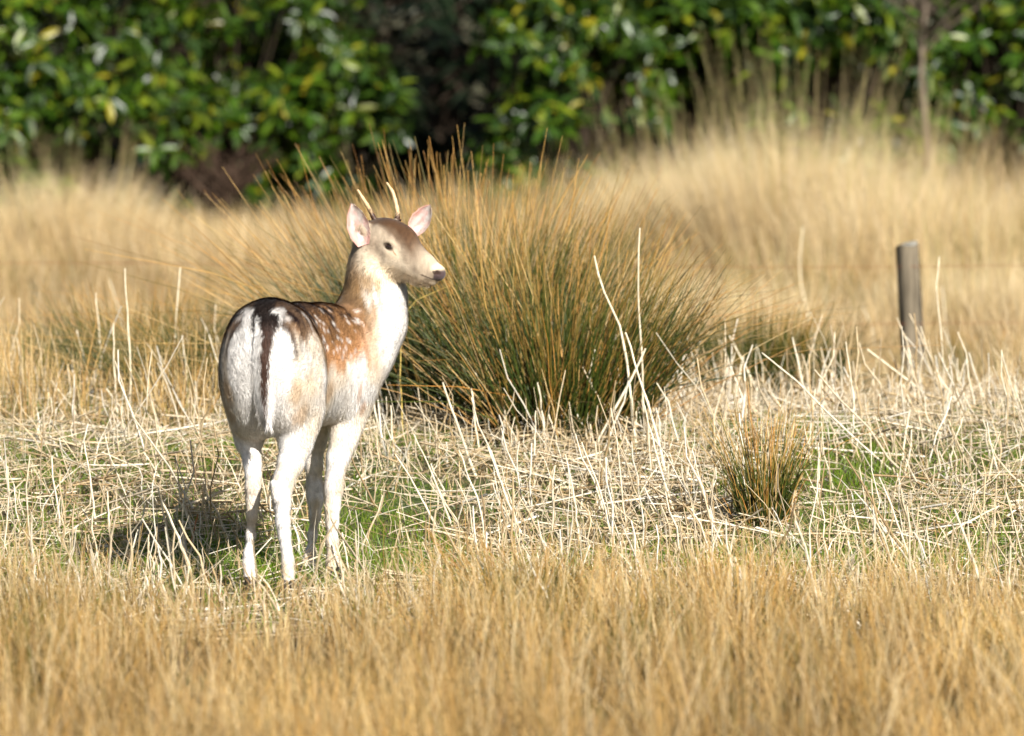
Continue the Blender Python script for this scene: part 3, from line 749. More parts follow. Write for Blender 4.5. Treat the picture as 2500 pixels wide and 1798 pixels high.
# low dark undergrowth at the foot of the bushes and the conifers behind
def conifer(label, cx, cy, h, r, low, n):
    z0 = float(terrain(cx, cy))
    root = empty('conifer_tree', (cx, cy, z0)); tag(root, label, 'tree')
    K = 8; t = np.linspace(0, 1, K)
    pts = np.stack([cx + .05 * np.sin(t * 4), np.full(K, cy), z0 - .1 + t * h], 1)
    V, F = tubes(pts[None], (.16 * (1 - .9 * t) + .01)[None], 10)
    link('trunk', build('trunk', V, F, bark_mat), root)
    zb = low + (h - low) * (rng.random(n) ** 1.5); a = rng.uniform(0, 6.28, n)
    Lb = r * (1 - .85 * (zb - low) / (h - low)) * rng.uniform(.7, 1.1, n)
    b = Bag()
    tt = np.linspace(0, 1, 5)[None]
    hd = np.stack([np.cos(a), np.sin(a)], 1)
    Pb = np.stack([cx + hd[:, 0:1] * Lb[:, None] * tt, cy + hd[:, 1:2] * Lb[:, None] * tt, z0 + zb[:, None] + Lb[:, None] * (-.30 * tt + .14 * tt ** 2)], -1)
    V, F = tubes(Pb, .018 * (1 - .8 * tt) * np.ones((n, 1)), 4)
    tag(link('branches', build('branches', V, F, bark_mat), root), kind='stuff')
    # sprays of needles hanging along each branch
    m = 34
    s = rng.uniform(.15, 1.0, (n, m))
    q = np.stack([np.interp(s.ravel(), tt[0], tt[0])] * 1, 0)
    base = np.empty((n, m, 3))
    for i in range(3):
        f = s * 4; k = np.minimum(f.astype(int), 3); fr = f - k
        base[..., i] = np.take_along_axis(Pb[..., i], k, 1) * (1 - fr) + np.take_along_axis(Pb[..., i], k + 1, 1) * fr
    base = base.reshape(-1, 3); N = len(base)
    az = np.repeat(a, m) + np.where(rng.random(N) < .5, 1, -1) * rng.uniform(.4, 1.3, N)
    L = rng.uniform(.12, .30, N)
    t3 = np.linspace(0, 1, 3)[None]
    Pts = np.stack([base[:, 0:1] + np.cos(az)[:, None] * L[:, None] * t3, base[:, 1:2] + np.sin(az)[:, None] * L[:, None] * t3, base[:, 2:3] - L[:, None] * (.35 * t3 + .3 * t3 ** 2)], -1)
    side = norm(np.stack([-np.sin(az), np.cos(az), rng.normal(0, .5, N)], 1))
    V, F = ribbons(Pts, np.array([[.05, .06, .006]]) * rng.uniform(.6, 1.2, (N, 1)), side)
    c = palette(N, [(26, 40, 22), (36, 50, 30), (54, 62, 46), (20, 32, 18)])
    tag(link('crown', build('crown', V, F, green_mat, np.repeat(c[:, None], 6, 1).reshape(-1, 3)), root), kind='stuff')
conifer('dark conifer with sweeping branches added to shade the gap between the bushes', X(1225, 51.8), 51.8, 7.0, 3.5, 1.9, 320)  # added overhead, mostly above the frame, to keep the gap dark
conifer('little grey green conifer low in the gap under the sweeping branches', X(930, 50.6), 50.6, 1.25, .62, .25, 60)
conifer('dark conifer standing behind the left bushes', X(420, 56), 56, 8.0, 2.8, .3, 170)
conifer('dark conifer behind the far left end of the hedge', X(-500, 56.5), 56.5, 8.0, 3.0, .3, 110)
conifer('dark conifer behind the far right end of the hedge', X(2950, 56.5), 56.5, 8.0, 3.0, .3, 110)
conifer('dark conifer standing behind the right bushes', X(1650, 56.5), 56.5, 8.5, 3.0, .3, 170)
conifer('dark conifer at the back behind the deep green bush', X(2300, 56), 56, 7.5, 2.7, .3, 150)
conifer('dark conifer deep in the shade at the back of the gap', X(1080, 59), 59, 9.0, 3.2, .2, 190)
conifer('dark conifer far back behind the left bushes, second row', X(760, 62), 62, 9.0, 3.2, .1, 150)
conifer('dark conifer far back behind the bright leafy bush, second row', X(1380, 63), 63, 9.5, 3.3, .1, 150)

def bare_shrub(name, label, cx, cy, h, r0, nb, spread, col, zb=(.3, 1.0), lean=0.0):
    z0 = float(terrain(cx, cy)); root = empty(name, (cx, cy, z0)); tag(root, label, 'shrub' if h < 1 else 'tree')
    K = 9; t = np.linspace(0, 1, K)
    tp = np.stack([cx + lean * t * h + .03 * np.sin(t * 9), cy + .03 * np.cos(t * 7), z0 - .05 + t * h], 1)
    m = plain_mat(name + '_bark', col, .9, .2, 30, .4, .5, (1, 1, .3))
    V, F = tubes(tp[None], (r0 * (1 - .75 * t))[None], 9); link('trunk', build('trunk', V, F, m), root)
    s = rng.uniform(*zb, nb); a = rng.uniform(0, 6.28, nb); L = rng.uniform(.25, .6, nb) * spread
    tt = np.linspace(0, 1, 5)[None]
    b0 = np.stack([np.interp(s, t, tp[:, i]) for i in range(3)], 1)
    Pts = np.stack([b0[:, 0:1] + np.cos(a)[:, None] * L[:, None] * tt, b0[:, 1:2] + np.sin(a)[:, None] * L[:, None] * tt, b0[:, 2:3] + L[:, None] * (.9 * tt - .2 * tt ** 2)], -1)
    Pts[:, 1:] += rng.normal(0, .02, Pts[:, 1:].shape)
    V, F = tubes(Pts, (r0 * .32 * (1 - .8 * tt)) * np.ones((nb, 1)), 4); bag = Bag(); bag.add(V, F, np.zeros((len(V), 3)))
    k = np.repeat(np.arange(nb), 9); f = rng.uniform(.3, 1, len(k)); i0 = np.minimum((f * 4).astype(int), 3)
    base = Pts[k, i0]; az = a[k] + rng.normal(0, 1, len(k)); L2 = rng.uniform(.08, .25, len(k)) * spread
    P2 = np.stack([base[:, 0:1] + np.cos(az)[:, None] * L2[:, None] * tt, base[:, 1:2] + np.sin(az)[:, None] * L2[:, None] * tt, base[:, 2:3] + L2[:, None] * .8 * tt], -1)
    V, F = tubes(P2, (r0 * .10 * (1 - .6 * tt)) * np.ones((len(k), 1)), 3); bag.add(V, F, np.zeros((len(V), 3)))
    link('crown', build('crown', np.concatenate(bag.V), np.concatenate(bag.F), m), root)
bare_shrub('bare_sapling', 'bare grey brown sapling in front of the deep green bush', X(2262, 46.6), 46.8, 2.3, .034, 26, 1.6, (110, 98, 84), (.52, 1.0))
bare_shrub('twiggy_stump', 'dead twiggy stump at the foot of the dark glossy bush', X(545, 46.5), 46.5, .46, .04, 30, .7, (70, 54, 42), (.1, 1.0), .12)
bare_shrub('bare_shrub', 'bare brown shrub hanging in the dark gap beside the left bushes', X(850, 50.3), 50.3, 1.4, .022, 46, 1.0, (74, 66, 48), (.15, 1.0))
# ------------------------------------------------------------------ the deer
# spine curve: s runs forward from the hips; the body bends gently to the deer's right
_S = np.linspace(-0.4, 1.2, 321)
_TH = np.radians(12 + np.clip(_S, -0.1, 0.8) * 28)
_ds = _S[1] - _S[0]
_cx = np.concatenate([[0], np.cumsum(np.sin(_TH[:-1]) * _ds)]); _cy = np.concatenate([[0], np.cumsum(np.cos(_TH[:-1]) * _ds)])
_i0 = int(np.argmin(abs(_S)))
_cx -= _cx[_i0]; _cy -= _cy[_i0]
HIP = P(652, 900, 19.78)
_cx += HIP[0]; _cy += HIP[1]

def B(s, r, z):
    th = np.interp(s, _S, _TH)
    return np.array([np.interp(s, _S, _cx) + r * math.cos(th), np.interp(s, _S, _cy) - r * math.sin(th), z])

def to_body(V):
    """world -> (s, r, z) along the bent spine"""
    th = np.radians(18.0)
    s = (V[:, 0] - HIP[0]) * math.sin(th) + (V[:, 1] - HIP[1]) * math.cos(th)
    for _ in range(4):
        t = np.interp(s, _S, _TH)
        ex = V[:, 0] - np.interp(s, _S, _cx); ey = V[:, 1] - np.interp(s, _S, _cy)
        s = np.clip(s + ex * np.sin(t) + ey * np.cos(t), -0.39, 1.19)
    t = np.interp(s, _S, _TH)
    ex = V[:, 0] - np.interp(s, _S, _cx); ey = V[:, 1] - np.interp(s, _S, _cy)
    return np.stack([s, ex * np.cos(t) - ey * np.sin(t), V[:, 2]], 1)

def body_axes(s):
    t = float(np.interp(s, _S, _TH))
    return np.array([[math.sin(t), math.cos(t), 0], [math.cos(t), -math.sin(t), 0], [0, 0, 1.0]])

# head frame
HY, HB = math.radians(33), math.radians(17)
HF = np.array([math.cos(HY) * math.cos(HB), -math.sin(HY) * math.cos(HB), -math.sin(HB)])
HR = np.array([-math.sin(HY), -math.cos(HY), 0.0])
HU = np.cross(HR, HF)
_roll = math.radians(-3)
HR, HU = HR * math.cos(_roll) + HU * math.sin(_roll), HU * math.cos(_roll) - HR * math.sin(_roll)
HS = 1.08
H0 = P(896, 573, 20.40)
def H(a, b, c):
    return H0 + (HF * a + HU * b + HR * c) * HS
HAX = np.array([HF, HU, HR])

VOX = 0.004
prims = []
def cone(a, b, ra, rb, k=0.03): prims.append(('c', np.asarray(a, float), np.asarray(b, float), ra, rb, k))
def chain(pts, rad, k=0.02):
    for i in range(len(pts) - 1): cone(pts[i], pts[i + 1], rad[i], rad[i + 1], k)
def ell(c, axes, rad, k=0.05): prims.append(('e', np.asarray(c, float), np.asarray(axes, float), np.asarray(rad, float), 0, k))
def carve(c, r, k=0.008): prims.append(('x', np.asarray(c, float), None, r, 0, k))

# trunk
ell(B(0.045, 0, 0.715), body_axes(0.05), (0.145, 0.112, 0.150), 0.06)
ell(B(0.28, 0, 0.665), body_axes(0.28), (0.34, 0.122, 0.164), 0.08)
ell(B(0.48, 0, 0.650), body_axes(0.48), (0.22, 0.118, 0.172), 0.08)
ell(B(0.60, 0, 0.620), body_axes(0.6), (0.13, 0.098, 0.145), 0.07)
cone(B(0.0, 0, 0.800), B(0.30, 0, 0.775), 0.050, 0.048, 0.07)       # spine ridge
cone(B(0.30, 0, 0.775), B(0.56, 0, 0.765), 0.048, 0.045, 0.07)      # withers
# haunches
for sg, dz in ((1, 0), (-1, 0)):
    ell(B(0.035, 0.059 * sg, 0.650), body_axes(0.03), (0.114, 0.063, 0.166), 0.09)
    ell(B(0.090, 0.072 * sg, 0.595), body_axes(0.08), (0.092, 0.047, 0.126), 0.08)
    # shoulder blade and upper arm
    ell(B(0.53, 0.085 * sg, 0.620), body_axes(0.5), (0.075, 0.038, 0.150), 0.06)
PX = 1 / 812.0
def leg(rows, k=0.022):
    pts = [P(x, y, d) for x, y, d, w in rows]; rad = [(w - 3.5 if w < 40 else w - 5) * PX for x, y, d, w in rows]
    chain(pts, rad, k)
# near (right) hind leg, far (left) hind leg, near fore leg, far fore leg: px, py, distance, half width in px
leg([(733, 930, 19.84, 58), (733, 1000, 19.85, 52), (728, 1046, 19.83, 44), (722, 1092, 19.80, 35), (709, 1132, 19.75, 30), (695, 1166, 19.70, 27)], 0.035)
leg([(695, 1166, 19.70, 27), (688, 1192, 19.68, 27), (688, 1230, 19.67, 22), (690, 1276, 19.66, 18.5), (694, 1307, 19.66, 16), (699, 1340, 19.655, 14), (703, 1370, 19.65, 15.5), (704, 1396, 19.64, 16.5), (704, 1424, 19.62, 14), (705, 1444, 19.61, 15)])
cone(P(668, 1180, 19.64), P(674, 1215, 19.645), 9 * PX, 10 * PX, 0.02)
leg([(600, 935, 19.86, 52), (602, 1000, 19.90, 42), (604, 1035, 19.91, 35), (607, 1080, 19.90, 28), (616, 1132, 19.86, 20), (618, 1160, 19.83, 19)], 0.035)
leg([(618, 1160, 19.83, 19), (618, 1192, 19.82, 20), (617, 1225, 19.82, 17), (615, 1260, 19.81, 14), (612, 1307, 19.81, 12.5), (608, 1350, 19.81, 13.5), (608, 1378, 19.80, 16), (611, 1402, 19.79, 16), (614, 1426, 19.78, 15)])
leg([(850, 985, 20.27, 50), (845, 1040, 20.25, 40), (838, 1080, 20.22, 33), (824, 1122, 20.20, 27), (817, 1168, 20.19, 22.5), (814, 1199, 20.18, 22), (811, 1239, 20.17, 18), (811, 1276, 20.16, 15), (811, 1322, 20.15, 14.5), (813, 1366, 20.14, 15.5), (814, 1390, 20.13, 17), (817, 1412, 20.11, 14), (819, 1424, 20.10, 16)], 0.03)
leg([(785, 1000, 20.36, 42), (772, 1080, 20.36, 25), (766, 1138, 20.36, 21), (768, 1190, 20.35, 21), (770, 1222, 20.34, 19), (769, 1262, 20.33, 13), (763, 1307, 20.31, 11.5), (758, 1350, 20.30, 11.5), (754, 1378, 20.29, 15), (750, 1398, 20.27, 14), (747, 1412, 20.26, 15)], 0.03)
# neck
chain([P(846, 890, 20.30), P(876, 838, 20.35), P(902, 780, 20.385), P(917, 722, 20.395), P(913, 660, 20.39), P(906, 590, 20.39)],
      [0.100, 0.098, 0.090, 0.080, 0.064, 0.050], 0.055)
cone(P(897, 880, 20.33), P(938, 795, 20.36), 0.045, 0.050, 0.06)      # throat and brisket fullness
n_head = len(prims)
# head
ell(H(0.068, 0.006, 0), HAX, (0.078, 0.062, 0.056), 0.02)             # cranium
ell(H(0.100, 0.026, 0), HAX, (0.062, 0.040, 0.046), 0.02)             # forehead
ell(H(0.082, -0.042, 0), HAX, (0.080, 0.050, 0.040), 0.025)           # cheeks and jaw angle
cone(H(0.125, 0.008, 0), H(0.212, -0.020, 0), 0.045, 0.030, 0.025)    # bridge of the nose
cone(H(0.212, -0.020, 0), H(0.257, -0.030, 0), 0.030, 0.0255, 0.015)
cone(H(0.110, -0.056, 0), H(0.200, -0.058, 0), 0.032, 0.022, 0.025)   # lower jaw
cone(H(0.200, -0.058, 0), H(0.248, -0.056, 0), 0.022, 0.0165, 0.012)
for sg in (-1, 1):
    cone(H(0.115, -0.030, 0.018 * sg), H(0.215, -0.040, 0.006 * sg), 0.031, 0.023, 0.02)    # side of the muzzle
    ell(H(0.108, 0.020, 0.040 * sg), HAX, (0.024, 0.014, 0.014), 0.012)     # brow
    ell(H(0.112, -0.012, 0.040 * sg), HAX, (0.028, 0.012, 0.012), 0.012)    # cheek bone
    cone(H(0.012, 0.028, 0.040 * sg), H(-0.006, 0.032, 0.050 * sg), 0.018, 0.012, 0.02)   # ear roots
    cone(H(0.056, 0.040, 0.030 * sg), P(920, 547, 20.372) if sg > 0 else P(968, 540, 20.43), 0.014 / HS, 0.0105 / HS, 0.012)  # pedicles
    ell(H(0.264, -0.024, 0.014 * sg), HAX, (0.014, 0.011, 0.012), 0.008)    # nostril wings
    ell(H(0.236, -0.043, 0.014 * sg), HAX, (0.026, 0.010, 0.010), 0.01)     # upper lip
    carve(H(0.275, -0.024, 0.021 * sg), 0.0068, 0.004)
    carve(H(0.112, 0.005, 0.060 * sg), 0.0120, 0.006)
ell(H(0.274, -0.032, 0), HAX, (0.010, 0.012, 0.017), 0.008)                 # nose pad

for i in range(n_head, len(prims)):
    p = list(prims[i])
    p[3] = p[3] * HS; p[4] = p[4] * HS
    prims[i] = tuple(p)

def sdf_mesh():
    los, his = [], []
    for p in prims:
        if p[0] == 'c':
            r = max(p[3], p[4]); los += [np.minimum(p[1], p[2]) - r]; his += [np.maximum(p[1], p[2]) + r]
        elif p[0] == 'e':
            r = p[3].max(); los += [p[1] - r]; his += [p[1] + r]
    lo = np.min(los, 0) - 0.03; hi = np.max(his, 0) + 0.03
    n = np.ceil((hi - lo) / VOX).astype(int) + 1
    D = np.full(n, 0.06, np.float32)
    ax = [lo[i] + np.arange(n[i]) * VOX for i in range(3)]
    for p in prims:
        kind, k = p[0], p[5]
        m = 0.065 + k * 0.2
        if kind == 'c':
            r = max(p[3], p[4]); a = np.minimum(p[1], p[2]) - r - m; b = np.maximum(p[1], p[2]) + r + m
        elif kind == 'e':
            e = np.abs(p[2].T) @ p[3]; a = p[1] - e - m; b = p[1] + e + m
        else:
            a = p[1] - p[3] - 0.02; b = p[1] + p[3] + 0.02
        i0 = np.clip(((a - lo) / VOX).astype(int), 0, n - 1); i1 = np.clip(((b - lo) / VOX).astype(int) + 2, 0, n)
        sl = tuple(slice(i0[q], i1[q]) for q in range(3))
        X = ax[0][sl[0]][:, None, None].astype(np.float32); Y = ax[1][sl[1]][None, :, None].astype(np.float32); Z = ax[2][sl[2]][None, None, :].astype(np.float32)
        if kind == 'c':
            A, Bv = p[1], p[2]; ba = Bv - A; q = float(ba @ ba) + 1e-12
            t = np.clip(((X - A[0]) * ba[0] + (Y - A[1]) * ba[1] + (Z - A[2]) * ba[2]) / q, 0, 1)
            d = np.sqrt((X - A[0] - t * ba[0]) ** 2 + (Y - A[1] - t * ba[1]) ** 2 + (Z - A[2] - t * ba[2]) ** 2) - (p[3] + (p[4] - p[3]) * t)
        elif kind == 'e':
            c, A, R = p[1], p[2], p[3]; k0 = 0; k1 = 0
            for q in range(3):
                u = (X - c[0]) * A[q][0] + (Y - c[1]) * A[q][1] + (Z - c[2]) * A[q][2]
                k0 = k0 + (u / R[q]) ** 2; k1 = k1 + (u / R[q] ** 2) ** 2
            k0 = np.sqrt(k0); k1 = np.sqrt(k1) + 1e-6
            d = k0 * (k0 - 1) / k1
        else:
            c = p[1]; d = np.sqrt((X - c[0]) ** 2 + (Y - c[1]) ** 2 + (Z - c[2]) ** 2) - p[3]
        old = D[sl]
        if kind == 'x':
            h = np.maximum(k - np.abs(old + d), 0) / k
            D[sl] = np.maximum(old, -d) + h * h * k * 0.25
        else:
            h = np.maximum(k - np.abs(old - d), 0) / k
            D[sl] = np.minimum(old, d) - h * h * k * 0.25
    # surface nets
    ins = D < 0
    cnt = np.zeros(np.array(n) - 1, np.int8)
    for dx in (0, 1):
        for dy in (0, 1):
            for dz in (0, 1):
                cnt += ins[dx:n[0] - 1 + dx, dy:n[1] - 1 + dy, dz:n[2] - 1 + dz]
    cell = np.argwhere((cnt > 0) & (cnt < 8))
    idx = np.full(cnt.shape, -1, np.int32); idx[tuple(cell.T)] = np.arange(len(cell))
    acc = np.zeros((len(cell), 3)); w = np.zeros(len(cell))
    cor = [(0,0,0),(1,0,0),(0,1,0),(1,1,0),(0,0,1),(1,0,1),(0,1,1),(1,1,1)]
    val = [D[cell[:,0]+c[0], cell[:,1]+c[1], cell[:,2]+c[2]] for c in cor]
    for i in range(8):
        for j in range(i + 1, 8):
            ci, cj = np.array(cor[i]), np.array(cor[j])
            if abs(ci - cj).sum() != 1: continue
            cr = (val[i] < 0) != (val[j] < 0)
            t = np.where(cr, val[i] / np.where(cr, val[i] - val[j], 1), 0)
            acc += np.where(cr[:, None], ci + t[:, None] * (cj - ci), 0); w += cr
    V = lo + (cell + acc / w[:, None]) * VOX
    quads = []
    for axis in range(3):
        a = [slice(None)] * 3; b = [slice(None)] * 3
        a[axis] = slice(0, -1); b[axis] = slice(1, None)
        e0, e1 = ins[tuple(a)], ins[tuple(b)]
        ed = np.argwhere(e0 != e1)
        u, v = (axis + 1) % 3, (axis + 2) % 3
        du = np.zeros(3, int); du[u] = 1; dv = np.zeros(3, int); dv[v] = 1
        q = np.stack([idx[tuple((ed - du - dv).T)], idx[tuple((ed - dv).T)], idx[tuple(ed.T)], idx[tuple((ed - du).T)]], 1)
        fl = e0[tuple(ed.T)]
        q[~fl] = q[~fl][:, ::-1]
        quads.append(q)
    Q = np.concatenate(quads)
    # light smoothing
    for it in range(3):
        S = np.zeros_like(V); Nn = np.zeros(len(V))
        for i in range(4):
            np.add.at(S, Q[:, i], V[Q[:, (i + 1) % 4]]); np.add.at(Nn, Q[:, i], 1)
        V = V * 0.5 + (S / Nn[:, None]) * 0.5
    return V, Q

DV, DQ = sdf_mesh()
def vert_normals(V, Q):
    fn = np.cross(V[Q[:, 2]] - V[Q[:, 0]], V[Q[:, 3]] - V[Q[:, 1]])
    N = np.zeros_like(V)
    for i in range(4): np.add.at(N, Q[:, i], fn)
    return norm(N)
DN = vert_normals(DV, DQ)
bvh = BVHTree.FromPolygons(DV.tolist(), DQ.tolist())
def hit(px, py):
    r = ray(px, py)
    q = bvh.ray_cast(Vector((0, 0, CAM_H)), Vector(r))
    return None if q[0] is None else np.array(q[0])

NECK_A, NECK_B = P(880, 838, 20.35), P(906, 590, 20.39)
def coords(V):
    """every point of the coat in body axes (left side mirrored) and head axes"""
    b = to_body(V); b[:, 1] = np.abs(b[:, 1])
    h = (V - H0) @ HAX.T / HS; h[:, 2] = np.abs(h[:, 2])
    return b, h

COL = {k: lin(v) for k, v in dict(white=(224, 219, 213), cream=(220, 200, 170), tan=(188, 150, 102), rust=(178, 120, 60), brown=(126, 90, 54), dark=(52, 36, 27),
       black=(30, 22, 18), grey=(168, 150, 128), beige=(206, 190, 166), headbrown=(74, 50, 29), pink=(214, 150, 138), nose=(72, 58, 58)).items()}
SPOT_PX = [(690,757,9,7),(705,775,10,8),(742,768,9,9),(752,780,12,14),(760,800,8,7),(628,760,9,6),(605,775,12,6),(590,795,10,6),
           (760,830,6,14),(775,845,6,12),(790,825,6,8),(800,850,7,6),(815,860,6,7),(835,830,6,8),(815,790,9,8),(845,850,7,9),(825,805,7,6),(800,808,6,6),
           (780,862,6,8),(858,868,8,8),(836,872,7,8),(850,890,7,9),(790,790,7,6),(812,835,5,5),(868,890,7,12),(882,905,6,12),(765,815,5,5),(830,850,5,5),
           (742,850,8,16),(755,868,7,18),(776,880,8,18),(745,905,8,30),(770,915,8,20)]
SPOTS = []
for px, py, w, hh in SPOT_PX:
    q = hit(px, py)
    if q is not None:
        b = to_body(q[None])[0]; SPOTS.append((b[0], abs(b[1]), b[2], w * PX, hh * PX))
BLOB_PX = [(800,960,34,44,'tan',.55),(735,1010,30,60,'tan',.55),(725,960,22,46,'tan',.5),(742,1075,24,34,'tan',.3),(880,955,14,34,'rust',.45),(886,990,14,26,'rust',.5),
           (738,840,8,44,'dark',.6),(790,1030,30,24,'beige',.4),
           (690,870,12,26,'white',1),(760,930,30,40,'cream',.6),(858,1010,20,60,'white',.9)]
BLOBS = []
for px, py, w, hh, cn, st in BLOB_PX:
    q = hit(px, py)
    if q is not None:
        b = to_body(q[None])[0]; BLOBS.append((b[0], abs(b[1]), b[2], w * PX, hh * PX, cn, st))

_g = np.random.default_rng(3)
for i in range(55):
    q = B(_g.uniform(.02, .60), .1, _g.uniform(.69, .84))
    sv, zv = to_body(q[None])[0][[0, 2]]
    rv = 0.125 * math.sqrt(max(0, 1 - ((zv - .68) / .175) ** 2))
    SPOTS.append((sv, rv, zv, _g.uniform(.006, .010), _g.uniform(.006, .012)))

def coat(V):
    b, h = coords(V)
    s, r, z = b.T
    n1 = vnoise(s * 45 + 40, z * 14 + r * 60 + 7, 5); n2 = vnoise(s * 14 + r * 10, z * 14, 6); n3 = vnoise(s * 90 + r * 50, z * 40, 8)
    def mixc(c, to, f): return c * (1 - f[:, None]) + COL[to] * f[:, None]
    zz = z + (n1 - 0.5) * 0.04 + (n2 - 0.5) * 0.05
    c = np.repeat(COL['white'][None], len(V), 0)
    c = mixc(c, 'cream', 0.55 * ss(0.30, 0.52, zz) * ss(0.20, 0.6, n2))
    c = mixc(c, 'tan', 0.5 * ss(0.62, 0.74, zz) * ss(0.05, 0.20, s))
    c = mixc(c, 'rust', 0.85 * ss(0.645, 0.70, zz) * ss(0.16, 0.25, s) * ss(.62, .46, s))
    c = mixc(c, 'brown', 0.9 * ss(0.69, 0.76, zz - .05 * ss(.45, .62, s) - .055 * ss(.24, .10, s)) )
    c = mixc(c, 'dark', 0.75 * ss(0.795, 0.85, zz + (n3 - .5) * .05) + 0.35 * ss(0.70, 0.80, zz) * ss(.45, .75, n1))
    # white rump patches either side of the tail, black edged
    rx = (r - 0.052) / 0.050; rz = (z - 0.690) / 0.110
    q = np.sqrt(np.maximum(rx, 0) ** 2 + rz ** 2) + (n3 - .5) * 0.12
    back = ss(0.045, 0.0, s)
    c = mixc(c, 'dark', 0.9 * back * ss(1.32, 1.12, q) * ss(0.68, 0.74, z) )
    c = mixc(c, 'white', back * ss(1.12, 0.97, q))
    c = mixc(c, 'white', back * ss(0.66, 0.60, z) * ss(0.075, 0.05, r))
    c = mixc(c, 'beige', 0.5 * back * ss(.44, .54, z) * ss(.66, .58, z) * ss(.09, .12, r))
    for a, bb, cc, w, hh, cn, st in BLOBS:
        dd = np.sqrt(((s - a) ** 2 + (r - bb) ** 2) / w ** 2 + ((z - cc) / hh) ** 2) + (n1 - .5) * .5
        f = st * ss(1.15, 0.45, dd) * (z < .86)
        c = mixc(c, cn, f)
    for a, bb, cc, w, hh in SPOTS:
        dd = np.sqrt(((s - a) ** 2 + (r - bb) ** 2) / (w * 1.4) ** 2 + ((z - cc) / hh) ** 2) + (n3 - .5) * .7
        c = mixc(c, 'white', 0.56 * ss(1.4, 0.15, dd))
    # black oval at the root of the tail with a white edge
    top = ss(.785, .80, z) * ss(.12, .07, s)
    c = mixc(c, 'white', .9 * top * ss(.066, .050, r + (n3 - .5) * .02) * ss(.862, .845, z))
    c = mixc(c, 'black', top * ss(.034, .026, r + (n3 - .5) * .01))
    # dark line down the back
    c = mixc(c, 'black', 0.55 * ss(0.022, 0.008, r) * ss(0.75, 0.8, z) * ss(0.72, 0.62, s))
    # neck: brown grey behind, white throat
    t = np.clip(((V - NECK_A) @ (NECK_B - NECK_A)) / ((NECK_B - NECK_A) @ (NECK_B - NECK_A)), -0.4, 1.1)
    axp = NECK_A + t[:, None] * (NECK_B - NECK_A)
    front = ((V - axp) @ np.array([0.80, 0.20, -0.45]))
    nk = ss(0.54, 0.64, s + (n1 - .5) * .04) * ss(0.58, 0.70, z + (s - .6) * .9)
    nk = np.maximum(nk, ss(0.83, 0.90, z) * ss(0.35, 0.45, s))
    cn = np.repeat(lin((158, 126, 88))[None], len(V), 0)
    cn = mixc(cn, 'grey', ss(0.90, 1.02, z))
    cn = mixc(cn, 'cream', 0.6 * ss(-0.03, 0.02, front + (n1 - .5) * .04))
    cn = mixc(cn, 'white', ss(-0.005, 0.035, front + (n1 - .5) * .05 + (n2 - .5) * .04))
    c = c * (1 - nk[:, None]) + cn * nk[:, None]
    # legs: dirty marks on the shanks, and shading painted in round the joints
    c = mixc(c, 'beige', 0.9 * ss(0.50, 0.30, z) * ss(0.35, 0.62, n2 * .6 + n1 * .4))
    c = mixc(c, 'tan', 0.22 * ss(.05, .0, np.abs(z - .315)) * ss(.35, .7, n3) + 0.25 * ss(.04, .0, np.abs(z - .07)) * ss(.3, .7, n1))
    # head
    a, u, w = h.T
    hd = ss(-0.075, -0.055, u + a * 0.25) * ss(-0.01, 0.03, a + u * .35) * (a < 0.34) * (w < .11) * (u < .2)
    hc = np.repeat(COL['beige'][None], len(V), 0)
    hc = mixc(hc, 'grey', .25 + ss(0.35, 0.75, n2) * .5)
    hc = mixc(hc, 'cream', 0.8 * ss(-0.035, -0.06, u) * ss(.03, .09, a))
    hc = mixc(hc, 'headbrown', 0.95 * ss(0.046, 0.028, w - 0.006 * ss(.13, .05, a) + (n1 - .5) * .01) * ss(-.006, .014, u + (a - .1) * .42) * ss(.235, .17, a))
    hc = mixc(hc, 'grey', 0.55 * ss(.05, .02, w) * ss(-.03, .0, u + (a - .1) * .4) * ss(.15, .2, a))
    hc = mixc(hc, 'headbrown', 0.28 * ss(1, .1, np.sqrt(((a - .205) / .03) ** 2 + ((u + .036) / .014) ** 2)))
    hc = mixc(hc, 'grey', 0.7 * ss(1, .3, np.sqrt(((a - .07) / .03) ** 2 + ((u + .005) / .03) ** 2)))
    hc = mixc(hc, 'cream', 0.35 * ss(1.1, .3, np.sqrt(((a - .13) / .03) ** 2 + ((u + .018) / .014) ** 2)))
    hc = mixc(hc, 'cream', 0.35 * ss(1.1, .3, np.sqrt(((a - .11) / .034) ** 2 + ((u - .020) / .009) ** 2)) * (w > .02))
    hc = mixc(hc, 'dark', 0.85 * ss(0.056, 0.068, u) * ss(.09, .07, a))
    hc = mixc(hc, 'cream', 0.8 * ss(.244, .258, a) * ss(-.033, -.018, u))
    hc = mixc(hc, 'headbrown', .85 * ss(.024, .052, u + (a - .1) * .46 + (n1 - .5) * .016 + (n3 - .5) * .008) * ss(.235, .13, a) * ss(.03, .07, a))
    ed = np.sqrt(((a - .113) / .021) ** 2 + ((u - .005 + (a - .113) * .18) / .0125) ** 2)
    hc = mixc(hc, 'dark', 0.85 * ss(.95, .6, ed) * (w > .025))
    hc = mixc(hc, 'brown', 0.75 * ss(1, .5, np.sqrt(((a - .137 - .3 * (u + .004)) / .012) ** 2 + ((u + .008 + (a - .137) * .8) / .0035) ** 2)) * (w > .02))
    nose = ss(.263, .269, a + (u + .03) * -.15) * ss(-.05, -.044, u) * ss(-.010, -.020, u)
    hc = mixc(hc, 'nose', nose)
    hc = mixc(hc, 'dark', 0.9 * ss(1.1, .8, np.sqrt(((a - .2705) / .011) ** 2 + ((u + .0235) / .0065) ** 2)) * (w > .008))
    hc = mixc(hc, 'dark', 0.8 * ss(.0032, .0015, np.abs(u + .0455 + (a - .25) * .08)) * ss(.222, .232, a))
    c = c * (1 - hd[:, None]) + hc * hd[:, None]
